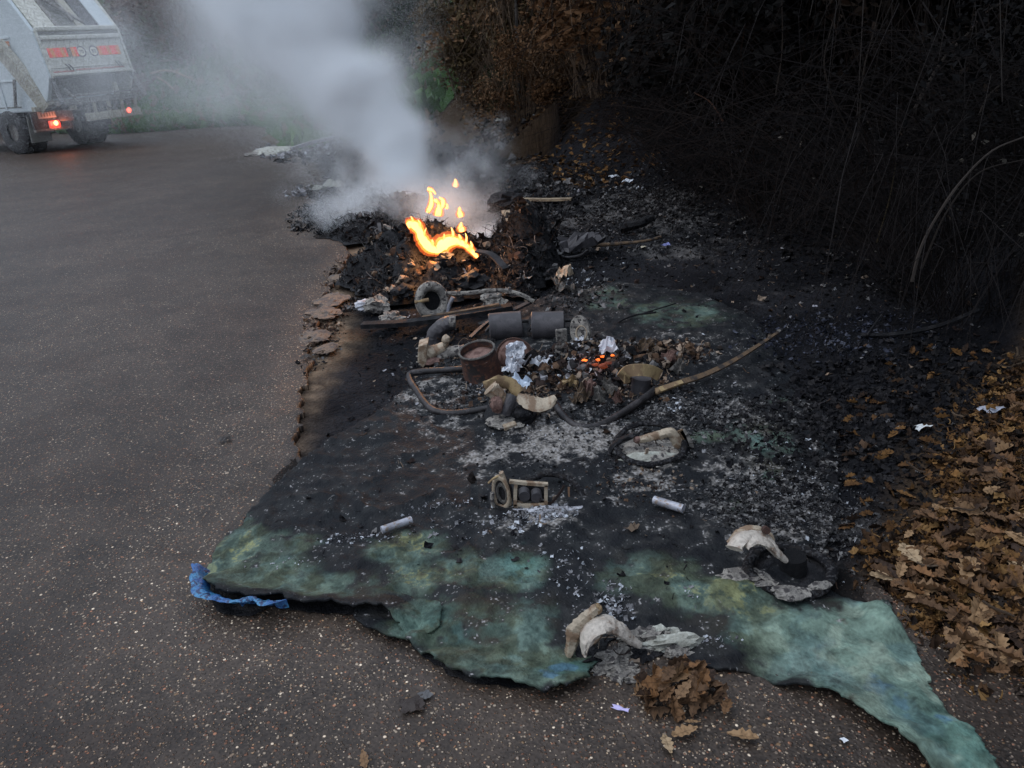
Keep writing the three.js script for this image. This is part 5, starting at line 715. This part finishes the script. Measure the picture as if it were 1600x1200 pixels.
  one(1378, 912, 0.075, 3, 1, 'bright tan curled leaf at the left tip of the leaf litter', undefined, 0.045, 0.2);
  one(1508, 915, 0.12, 1, 1, 'long light brown lobed leaf in the middle of the leaf litter', undefined, 0.055, 0.15);
  one(1590, 915, 0.09, 3, 0, 'pale tan leaf at the very right edge on the litter', undefined, 0.055, 0.15);
  one(1160, 1157, 0.075, 1, 1, 'tan lobed leaf alone on the asphalt right of the leaf clump', undefined, 0.012).rotation.y = 1.2;
  one(1043, 1168, 0.062, 3, 0, 'yellowish leaf on the asphalt just below the leaf clump', undefined, 0.01);
  one(1070, 1150, 0.07, 1, 1, 'brown curled leaf on the asphalt between clump and yellowish leaf', undefined, 0.012);
  one(1082, 1134, 0.04, 1, 0, 'small tan leaf lying at the foot of the leaf clump', undefined, 0.012);
  one(570, 1192, 0.05, 5, 0, 'brown leaf cut by the bottom edge of the picture', undefined, 0.012);
  one(1135, 1115, 0.06, 0, 1, 'rust brown leaf at the right side of the leaf clump', undefined, 0.02);
  // the clump on the asphalt
  const cl = thing('leaf_clump', 'heaped clump of rust-brown oak leaves on the asphalt in front of the ash', 'leaf clump', G(1065, 1095));
  for (let i = 0; i < 70; i++) { const a = f() * 6.28, r = 0.1 * Math.sqrt(f()), o = part('leaf', LEAF[(f() * 5) | 0], leafMat[[0, 2, 7, 2, 4, 6, 0, 5][(f() * 8) | 0]], cl); o.position.set(Math.cos(a) * r * 1.05, 0.01 + 0.075 * (1 - (r / 0.11) ** 2) * (0.3 + 0.7 * f()), Math.sin(a) * r * 0.8 - 0.02); o.scale.setScalar(rr(0.045, 0.08, f)); o.rotation.set((f() - 0.5) * 2, f() * 6.28, (f() - 0.5) * 2); }
}

// ---------------------------------------------------------------- brambles, bushes, trees
const stemMat = (c) => matte({ color: rgb(...c), roughness: 0.9 });
function stemsGeo(n, R0, Hh, f, thick, arch) {
  const out = [];
  for (let i = 0; i < n; i++) {
    const a = f() * 6.28, r0 = R0 * 0.55 * Math.sqrt(f()), b = a + (f() - 0.5) * 2.4, reach = R0 * (0.25 + arch * f()), h = Hh * (0.45 + 0.6 * f()), fall = arch * f();
    const p0 = V(Math.cos(a) * r0, -0.1, Math.sin(a) * r0), p1 = p0.clone().add(V(Math.cos(b) * reach * 0.25, h * 0.6, Math.sin(b) * reach * 0.25)), p2 = p0.clone().add(V(Math.cos(b) * reach * 0.65, h, Math.sin(b) * reach * 0.65)), p3 = p0.clone().add(V(Math.cos(b) * reach * 1.1, h * (1 - 0.7 * fall), Math.sin(b) * reach * 1.1));
    for (const p of [p1, p2, p3]) p.add(V((f() - 0.5) * 0.4, (f() - 0.5) * 0.25, (f() - 0.5) * 0.4));
    const th = thick * (0.5 + f()); out.push(sweep([p0, p1, p2, p3], (t) => [th * (1 - 0.75 * t), th * (1 - 0.75 * t)], 3, 7));
  }
  return merge(out);
}
function foliageGeo(n, R0, Hh, f, size, low = 0.05) {
  const pos = new Float32Array(n * 18), up = V(), v = V(), q = new THREE.Quaternion(), e = new THREE.Euler(), c = [];
  for (let i = 0; i < 14; i++) { const a = f() * 6.28, r = R0 * 0.85 * Math.sqrt(f()); c.push([Math.cos(a) * r, Hh * (low + (0.9 - low) * f()) , Math.sin(a) * r, R0 * (0.22 + 0.3 * f())]); }
  for (let i = 0; i < n; i++) {
    const k = c[(f() * 14) | 0], d = V(f() - 0.5, f() - 0.5, f() - 0.5).normalize().multiplyScalar(k[3] * Math.pow(f(), 0.45)), s = size * (0.5 + f()); e.set(f() * 6.28, f() * 6.28, f() * 6.28); q.setFromEuler(e);
    const pts = [[-0.32, 0, 0], [0, 0.12, 0.55], [0, 0.04, -0.5], [0.32, 0, 0], [0, 0.04, -0.5], [0, 0.12, 0.55]];
    pts.forEach((p, j) => { v.set(p[0] * s, p[1] * s, p[2] * s).applyQuaternion(q); pos.set([k[0] + d.x + v.x, Math.max(0.01, k[1] + d.y * 0.9 + v.y), k[2] + d.z + v.z], i * 18 + j * 3); });
  }
  const g = new THREE.BufferGeometry(); g.setAttribute('position', new THREE.BufferAttribute(pos, 3)); g.computeVertexNormals(); return g;
}
function makeBush(name, label, category, { R0 = 1, Hh = 1.6, n = 90, leaves = 2500, size = 0.05, thick = 0.007, arch = 1, stem = [0.05, 0.04, 0.032], leaf = [0.03, 0.035, 0.018], leaf2, n2, seed = 1, low }) {
  const f = rng(seed), o = thing(name, label, category); part('stems', stemsGeo(n, R0, Hh, f, thick, arch), stemMat(stem), o); part('foliage', foliageGeo(leaves, R0, Hh, f, size, low), matte({ color: rgb(...leaf) }), o);
  if (leaf2) part('dry_foliage', foliageGeo(n2 ?? (leaves / 3 | 0), R0, Hh, f, size * 1.1, low), matte({ color: rgb(...leaf2) }), o);
  return o;
}
function place(o, x, z, yaw = 0, s = 1, sink = 0.05) { o.position.set(x, H(x, z) - sink, z); o.rotation.y = yaw; o.scale.set(s, s * (o.userData.sy ?? 1), s); return o; }
function again(o, name, label, x, z, yaw, s) { const c = o.clone(); c.name = numbered(name); c.userData = { ...o.userData, label }; scene.add(c); return place(c, x, z, yaw, s); }
{
  const dead = { stem: [0.014, 0.012, 0.011], leaf: [0.008, 0.008, 0.008], leaf2: [0.018, 0.013, 0.01], thick: 0.007, low: 0.0 };
  const b0 = makeBush('bramble_bush', 'blackened bramble thicket at the right edge of the picture above the leaf litter', 'bush', { ...dead, R0: 1.3, Hh: 2.2, n: 190, leaves: 9000, size: 0.06, seed: 21, arch: 1.3 });
  const b1 = makeBush('bramble_bush', 'dark bramble thicket above the bluish burnt soil, right of centre', 'bush', { ...dead, R0: 1.3, Hh: 2.5, n: 190, leaves: 9000, size: 0.06, seed: 22, arch: 1.3 });
  const b2 = makeBush('bramble_bush', 'black scorched thicket in the hollow right of the brown leafy bush', 'bush', { ...dead, R0: 1.4, Hh: 2.6, n: 160, leaves: 9000, size: 0.07, seed: 23, arch: 1.2 });
  const b3 = makeBush('bare_bramble', 'tangle of bare black stems at the bank foot beyond the bluish soil', 'bush', { stem: [0.011, 0.0095, 0.0095], leaf: [0.006, 0.006, 0.0065], leaf2: [0.075, 0.07, 0.06], n2: 50, thick: 0.0045, low: 0, R0: 1.3, Hh: 1.15, n: 360, leaves: 2600, size: 0.04, seed: 27, arch: 1.5 });
  place(b3, 2.75, -5.0, 0.3, 0.8); place(b0, 4.1, -4.0, 0, 1); place(b1, 3.55, -5.9, 0.6, 1.1); place(b2, 3.0, -8.3, 1, 1.2);
  const more = [[b0, 5.0, -5.3, 'tall black thicket behind the nearest bramble at the right edge'], [b1, 4.6, -7.0, 'black thicket high up the bank at the upper right corner'], [b2, 3.7, -7.2, 'black thicket in the upper right, left of the corner thicket'], [b2, 2.7, -10.2, 'dark thicket at the top of the picture, right of the brown bush'], [b1, 4.4, -9.6, 'dark thicket farther up the bank behind the scorched hollow'], [b0, 5.8, -3.4, 'black thicket leaving the frame at the right, over the leaf litter'], [b2, 6.0, -8.4, 'topmost black thicket of the bank in the upper right'], [b1, 5.4, -10.8, 'farthest black thicket on the burnt part of the bank']];
  for (const [o, x, z, l] of more) again(o, 'bramble_bush', l, x, z, x * 7 + z, 1.25);
  const low = [[b1, 2.5, -6.3, 0.6, 'low black scrub at the bank foot level with the flames'], [b2, 2.3, -7.7, 0.62, 'low black scrub at the bank foot above the grey ash'], [b0, 3.3, -4.4, 0.66, 'low black scrub behind the long pale cane'], [b1, 2.15, -9.3, 0.5, 'low black scrub right of the brown leaf slope'], [b2, 3.1, -6.9, 0.8, 'black scrub in the middle of the dark hollow'], [b0, 2.55, -4.15, 0.42, 'low black scrub just behind the black forked branch'], [b0, 2.95, -3.5, 0.42, 'low black scrub at the upper edge of the leaf litter'], [b0, 3.4, -3.5, 0.5, 'low black scrub above the leaf litter at the right edge']];
  for (const [, x, z, s, l] of low) again(b3, 'bare_bramble', l.replace('low black scrub', 'tangle of bare black stems').replace('black scrub', 'taller tangle of bare black stems'), x, z, x * 5 + z * 3, s * 1.35);
  // brown dry bushes, left part of the bank
  const dry = { stem: [0.09, 0.065, 0.045], leaf: [0.085, 0.045, 0.022], leaf2: [0.15, 0.09, 0.05], thick: 0.01 };
  const d0 = makeBush('dry_bush', 'brown dry leafy bush at the top of the picture, right of the thin trunk', 'bush', { ...dry, R0: 1.4, Hh: 2.4, n: 140, leaves: 6500, size: 0.08, seed: 31 });
  const d1 = makeBush('dry_bush', 'brown leafy bush behind the thin upright trunk', 'bush', { ...dry, R0: 1.4, Hh: 2.5, n: 120, leaves: 5200, size: 0.09, seed: 32, leaf: [0.07, 0.05, 0.025] });
  place(d0, 2.0, -12, 0, 1.1); place(d1, 0.9, -14.6, 1, 1.2);
  again(d0, 'dry_bush', 'brown bush higher on the bank behind the first brown bush', 3.4, -12.2, 2, 1.4); again(d1, 'dry_bush', 'low brown scrub on the slope right of the smoke', -0.1, -15.5, 3, 0.7); again(d0, 'dry_bush', 'low brown scrub at the slope foot under the thin trunk', 0.5, -12.6, 5, 0.5); again(d1, 'dry_bush', 'brown bush farthest along the bank, half veiled by smoke', 0.4, -18.5, 2, 1.5); again(d0, 'dry_bush', 'brown bush behind the thin trunk, higher up the bank', 2.6, -15.5, 4, 1.6);
  const gb = makeBush('evergreen_bush', 'dark green bush at the top edge just right of the smoke', 'bush', { R0: 1.5, Hh: 3, n: 60, leaves: 7000, size: 0.1, seed: 41, stem: [0.03, 0.025, 0.02], leaf: [0.01, 0.022, 0.01], leaf2: [0.02, 0.035, 0.014] }); place(gb, -1.4, -21.5, 0, 1.2);
  again(gb, 'evergreen_bush', 'low green bush at the foot of the bank by the white scraps', 0.35, -13.6, 1, 0.28);
  // far side of the road, seen through smoke
  const fb = makeBush('far_bush', 'pinkish brown bare bush behind the verge right of the truck', 'bush', { R0: 2.2, Hh: 3.4, n: 130, leaves: 4200, size: 0.14, thick: 0.014, seed: 51, stem: [0.13, 0.1, 0.085], leaf: [0.13, 0.085, 0.065], leaf2: [0.07, 0.075, 0.04] }); place(fb, -9, -29);
  const rowL = ['second pinkish brown bush along the far verge, left of the smoke', 'brown bush on the far bank inside the thin smoke', 'brown bush on the far bank behind the thick smoke', 'last brown bush of the far bank, right of the smoke column', 'brown bush on the far bank straight behind the truck', 'brown bush on the far bank behind the truck cab', 'tall brown bush higher on the far bank right of the truck', 'tall brown bush higher on the far bank in the smoke', 'tall bush at the top edge behind the smoke column'];
  [[-12.5, -26], [-6, -24.5], [-4.2, -26], [-2.6, -24], [-15.5, -26], [-19, -26.5], [-11, -29], [-7, -29], [-4, -30]].forEach(([x, z], i) => again(fb, 'far_bush', rowL[i], x, z - 3.5, i * 1.9, 1 + 0.35 * ((i * 37 % 10) / 10) + (i > 5 ? 0.35 : 0)));
  // trees over the bank, mostly above the frame
  function tree(label, x, z, h, seed, leafC, n = 7000, cr = 2.6) {
    const f = rng(seed), o = thing('oak_tree', label, 'tree'), br = [], tips = []; place(o, x, z, 0, 1, 0.2);
    br.push(sweep([V(0, 0, 0), V(0.15, h * 0.3, 0.1), V(-0.1, h * 0.62, 0), V(0.1, h * 0.95, 0.1)], (t) => [0.17 * (1 - 0.8 * t), 0.17 * (1 - 0.8 * t)], 9, 16, V(0, 0, 1), 0.2));
    for (let i = 0; i < 15; i++) { const y = h * (0.38 + 0.55 * f()), a = f() * 6.28, l = cr * (0.6 + 0.5 * f()), e = V(Math.cos(a) * l, y + l * (0.1 + 0.4 * f()), Math.sin(a) * l); tips.push(e); br.push(sweep([V(0, y, 0), V(e.x * 0.5, y + (e.y - y) * 0.4 + 0.2, e.z * 0.5), e], (t) => [0.05 * (1 - 0.8 * t), 0.05 * (1 - 0.8 * t)], 5, 8, V(0, 0.3, 1))); }
    part('trunk', br, M.wood, o);
    const g = []; for (const e of tips) { const q = foliageGeo(n / 15 | 0, 1.15, 1.7, f, 0.13, 0); q.translate(e.x, e.y - 0.8, e.z); g.push(q); } part('crown', g, std({ color: rgb(...leafC), roughness: 0.85 }), o);
    return o;
  }
  tree('oak tree with dry brown crown on the bank above the dark thicket', 6.2, -6.2, 6.5, 61, [0.05, 0.035, 0.02], 9000, 3);
  tree('oak tree with brown crown on the bank over the leaf litter', 5.2, -2.2, 6, 62, [0.05, 0.035, 0.02], 9000, 3);
  tree('oak tree on the bank behind the brown leafy bush', 4.6, -10.5, 6.5, 63, [0.055, 0.035, 0.02], 8000, 3);
  tree('oak tree on the bank beside the road behind the photographer', 4.2, 1.6, 6, 64, [0.05, 0.035, 0.02], 8000, 3);
  tree('oak tree at the end of the bank behind the green bush', 1.5, -20, 7, 65, [0.06, 0.04, 0.022], 8000, 2.8);
  // single plants that read
  const at = (px, py, z) => A(px, py, z);
  const cane = (label, z, pts, r, c) => { const p = pts.map(([a, b, dz = 0]) => at(a, b, z + dz)), o = tag(part('bramble_cane', sweep(p, (t) => [r * (1 - 0.6 * t), r * (1 - 0.6 * t)], 5, 26, V(0, 0, 1), 0.2), stemMat(c)), label, 'bramble cane'); return o; };
  const lt = [0.034, 0.029, 0.026], md = [0.02, 0.017, 0.015];
  cane('long pale bramble cane arching down from the right edge', -3.3, [[1425, 440], [1440, 385], [1468, 332], [1505, 280], [1550, 236], [1605, 212]], 0.008, lt);
  cane('second thinner cane arching just below the long pale one', -3.3, [[1440, 420], [1480, 330], [1530, 270], [1605, 248]], 0.005, md);
  cane('straight cane leaning right through the dark thicket', -5.2, [[1430, 170], [1450, 130], [1480, 85], [1510, 55], [1540, 20], [1575, 0]], 0.012, lt);
  cane('thin upright cane with a bend left of the leaning cane', -5.4, [[1335, 220], [1300, 150], [1288, 95], [1300, 40], [1312, 0]], 0.008, md);
  cane('nearly vertical thin cane at upper right', -5.4, [[1340, 230], [1350, 110], [1368, 40], [1380, -10]], 0.008, md);
  cane('short slanting cane low in the dark thicket', -4.4, [[1370, 380], [1390, 310], [1400, 255]], 0.005, [0.03, 0.024, 0.014]);
  cane('thin cane near the left side of the dark thicket', -6.4, [[1212, 150], [1222, 80], [1222, 0]], 0.008, md);
  cane('curved reddish cane in the middle of the dark hollow', -7.5, [[1130, 190], [1110, 160], [1085, 145]], 0.01, [0.12, 0.07, 0.05]);
  cane('pale bent cane at the far right below the top', -4.2, [[1530, 180], [1545, 150], [1580, 120], [1605, 100]], 0.007, md);
  const trunk = tag(part('sapling_trunk', sweep([[806, -10], [808, 60], [811, 120], [814, 200]].map(([a, b]) => at(a, b, -13)), (t) => [0.022 + 0.014 * t, 0.022 + 0.014 * t], 8, 16, V(0, 0, 1), 0.3), std({ map: patchy([0.05, 0.042, 0.036], [0.025, 0.021, 0.018], 3), roughness: 0.9 })), 'thin grey sapling trunk standing in the brown bushes at the top', 'sapling');
  const post = tag(part('wooden_post', sweep([[754, 46], [757, 70], [760, 120]].map(([a, b]) => at(a, b, -16)), () => [0.04, 0.04], 4, 4, V(0, 0, 1)), M.paleWood), 'short pale wooden post at the bank edge right of the smoke', 'post');
  // dry grass clump and stalks right of the smoke
  const f = rng(5), dg = thing('dry_grass_clump', 'pale dry grass clump drooping at the bank foot right of the smoke', 'grass clump'), bl = [];
  for (let i = 0; i < 70; i++) { const p = at(rr(672, 690, f), rr(120, 138, f), -21 + f()), a = rr(-1, 1, f), h = rr(0.4, 1.0, f); bl.push(sweep([p, p.clone().add(V(a * 0.15, h * 0.8, 0.05)), p.clone().add(V(a * 0.5, h, 0.1)), p.clone().add(V(a * 0.8, h * 0.6, 0.15))], (t) => [0.012 * (1 - 0.8 * t), 0.003], 4, 6)); }
  part('blades', bl, std({ color: rgb(0.38, 0.32, 0.24), roughness: 0.9 }), dg);
  for (const [l, q] of [['broken pale stick leaning on the bank, left one', [[712, 150], [722, 135], [735, 122]]], ['broken pale stick lying across, lower one', [[706, 156], [725, 160], [742, 168]]], ['upright little pale stake by the broken sticks', [[712, 128], [712, 120]]]]) { const p = q.map(([a, b]) => at(a, b, -18)); tag(part('broken_stick', sweep(p.length > 2 ? p : [p[0], p[0].clone().lerp(p[1], 0.5).add(V(0.003, 0, 0)), p[1]], () => [0.02, 0.02], 6, 8, V(0, 0, 1)), M.paleWood), l, 'stick'); }
  for (const [l, q] of [['reddish dry branch lying on the verge right of the truck', [[235, 115], [262, 110], [302, 124]]], ['pale dry branch slanting on the verge below the reddish one', [[245, 120], [258, 128], [272, 140]]]]) tag(part('dry_branch', sweep(q.map(([a, b]) => at(a, b, -21.5)), () => [0.025, 0.025], 6, 8, V(0, 0, 1)), M.paleWood), l, 'branch');
  // grass on the far verge
  const tuft = []; for (let i = 0; i < 16; i++) { const a = f() * 6.28, l = 0.1 + 0.2 * f(), h = 0.14 + 0.16 * f(), x = (f() - 0.5) * 0.25, z = (f() - 0.5) * 0.25; tuft.push(x - 0.008, 0, z, x + 0.008, 0, z, x + Math.cos(a) * l * 0.5, h, z + Math.sin(a) * l * 0.5, x + 0.006, 0, z, x + Math.cos(a) * l * 0.5, h, z + Math.sin(a) * l * 0.5, x + Math.cos(a) * l, h * 0.75, z + Math.sin(a) * l); }
  const tg = new THREE.BufferGeometry(); tg.setAttribute('position', new THREE.Float32BufferAttribute(tuft, 3)); tg.computeVertexNormals();
  const spots = []; for (let i = 0; i < 80000 && spots.length < 16000; i++) { const x = rr(-22, 0, f), z = rr(-38, -14, f), d = -roadD(x, z); if (d > 0.1 && d < 9 && (x < -3.5 || z < -17) && f() < (d < 6 ? 1 : 0.4) * (x > -4 ? 0.5 : 1)) spots.push([x, z]); }
  const im = new THREE.InstancedMesh(tg, std({ roughness: 0.8 }), spots.length); im.name = 'verge_grass';
  spots.forEach(([x, z], i) => { const s = rr(0.9, 2.0, f); im.setMatrixAt(i, new THREE.Matrix4().compose(V(x, H(x, z) - 0.02, z), new THREE.Quaternion().setFromEuler(new THREE.Euler(0, f() * 6.28, 0)), V(s, s, s))); const k = f(), br = f() < 0.2; im.setColorAt(i, br ? rgb(0.16, 0.12, 0.07) : rgb(0.04 + 0.05 * k, 0.105 + 0.08 * k, 0.03 + 0.02 * k)); });
  scene.add(tag(im, 'green rough grass on the verge along the far side of the bend', 'grass', null, 'stuff'));
}

// ---------------------------------------------------------------- the loose matter gathered above
const STUFF = { leaf_crumbs: 'broken leaf scraps and twigs mixed into the oak leaf litter', charred_crumbs: 'black crumbs and flakes of charred matter strewn over the burnt ground', ash_bed: 'grey and white flakes of ash lying in patches on the burnt ground', heap_scraps: 'tangled blackened scraps covering the burning heap', ember_pile_scraps: 'burnt paper, foil and ash flakes covering the ember pile' };
for (const [key, list] of Object.entries(bins)) {
  const [name, kind, v] = key.split('|'), m = new THREE.InstancedMesh(SCRAP[kind][+v], scrapMat, list.length); m.name = numbered(name); m.castShadow = m.receiveShadow = true;
  list.forEach(([a, c], i) => { m.setMatrixAt(i, a); m.setColorAt(i, rgb(...c)); });
  scene.add(tag(m, STUFF[name], 'burnt scraps', null, 'stuff'));
}

// ---------------------------------------------------------------- smoke: fine pale particles in drifting puffs
{
  const f = rng(2024), smokeMat = std({ color: rgb(0.93, 0.965, 0.99), roughness: 1 });
  const gauss = () => { let s = 0; for (let i = 0; i < 4; i++) s += f(); return (s - 2) * 0.87; };
  const puff = (n, r) => { const pos = new Float32Array(n * 36), nor = new Float32Array(n * 36), T = [[1, 1, 1], [1, -1, -1], [-1, 1, -1], [-1, -1, 1]], F = [0, 1, 2, 0, 3, 1, 0, 2, 3, 1, 3, 2], q = new THREE.Quaternion(), e = new THREE.Euler(), v = V();
    for (let i = 0; i < n; i++) { const x = gauss() * 0.42, y = gauss() * 0.42, z = gauss() * 0.42; e.set(f() * 6.28, f() * 6.28, f() * 6.28); q.setFromEuler(e); const P = T.map((t) => V(...t).multiplyScalar(r).applyQuaternion(q).add(V(x, y, z))); F.forEach((k, j) => { P[k].toArray(pos, i * 36 + j * 3); }); }
    const g = new THREE.BufferGeometry(); g.setAttribute('position', new THREE.BufferAttribute(pos, 3)); g.computeVertexNormals(); return g; };
  const kinds = [0, 1, 2].map(() => puff(20000, 0.00058));
  const lists = [[], [], []];
  const add = (p, s) => lists[(f() * 3) | 0].push([p, s * (0.75 + 0.5 * f())]);
  // the column: base points on the hot ground, then up and away to the left
  const P = [G(640, 300, 0.1), A(615, 225, -10), A(560, 150, -10.4), A(500, 70, -10.8), A(440, -20, -11.2), A(380, -150, -11.6)], curve = new THREE.CatmullRomCurve3(P);
  for (let i = 0; i < 9000; i++) { const t = Math.pow(f(), 0.75), c = curve.getPoint(t), r = 0.15 + 0.8 * t; c.add(V(gauss() * r * 1.0, gauss() * r * 0.5, gauss() * r * 0.9)); const n = noise3(c.x * 1.9, c.y * 1.9, c.z * 1.9) * 0.65 + noise3(c.x * 4.3, c.y * 4.3, c.z * 4.3) * 0.35; if (n < 0.53 - 0.12 * f()) continue; if (c.y > 0.02) add(c, 0.24 + 0.42 * t * (0.6 + 0.8 * f())); }
  for (let i = 0; i < 170; i++) { const t = 0.25 + 0.75 * f(), c = curve.getPoint(t); c.add(V(-0.2 - 1.9 * t * f(), gauss() * 0.9, gauss() * 1.2)); if (noise3(c.x * 1.3, c.y * 1.3, c.z * 1.3) > 0.44 && c.y > 0.4) add(c, 0.6 + 0.35 * f()); }
  // drifting left at a lower level
  for (let i = 0; i < 50; i++) { const t = f(), c = V(lerp(-1.5, -6, t), lerp(0.4, 1.6, t) + Math.abs(gauss()) * (0.4 + 1.3 * t), lerp(-10.5, -14, t) + gauss() * 1.6); if (noise3(c.x, c.y, c.z) < 0.4) continue; add(c, 0.6 + 0.5 * f()); }
  // thin veil toward the truck and the far bank
  for (let i = 0; i < 70; i++) { const c = V(rr(-8, -1, f), 0.7 + 3.6 * f() * f(), rr(-19, -12, f)); add(c, 1.0 + 0.6 * f()); }
  for (let i = 0; i < 0; i++) add(V(rr(-4.5, -1, f), 0.25 + 0.4 * f(), rr(-9.5, -5, f)), 0.5 + 0.4 * f());
  for (let i = 0; i < 26; i++) add(V(rr(-10, -6, f), 0.7 + 2 * f(), rr(-17, -13.5, f)), 0.9 + 0.5 * f());
  // wisps over the hot heap
  for (const [px, py, n, r, z] of [[700, 330, 120, 0.4, -7.6], [640, 320, 140, 0.5, -9], [770, 380, 190, 0.22, -6.6], [600, 290, 220, 0.6, -10], [700, 270, 90, 0.7, -9.5], [570, 330, 120, 0.5, -8.2], [830, 470, 14, 0.25, -5.6], [650, 410, 90, 0.2, -6.2]]) for (let i = 0; i < n; i++) { const c = A(px, py, z).add(V(gauss() * r, Math.abs(gauss()) * r * 0.7 - 0.1, gauss() * r)); if (c.y > 0.03) add(c, 0.24 + 0.16 * f()); }
  lists.forEach((l, i) => { const m = new THREE.InstancedMesh(kinds[i], smokeMat, l.length); m.name = numbered('smoke'); l.forEach(([p, s], k) => m.setMatrixAt(k, new THREE.Matrix4().compose(p, new THREE.Quaternion().setFromEuler(new THREE.Euler(f() * 6.28, f() * 6.28, f() * 6.28)), V(s, s, s)))); scene.add(tag(m, 'pale blue-grey smoke rising from the fire and drifting left over the road', 'smoke', null, 'stuff')); });
}

renderer.render(scene, camera);
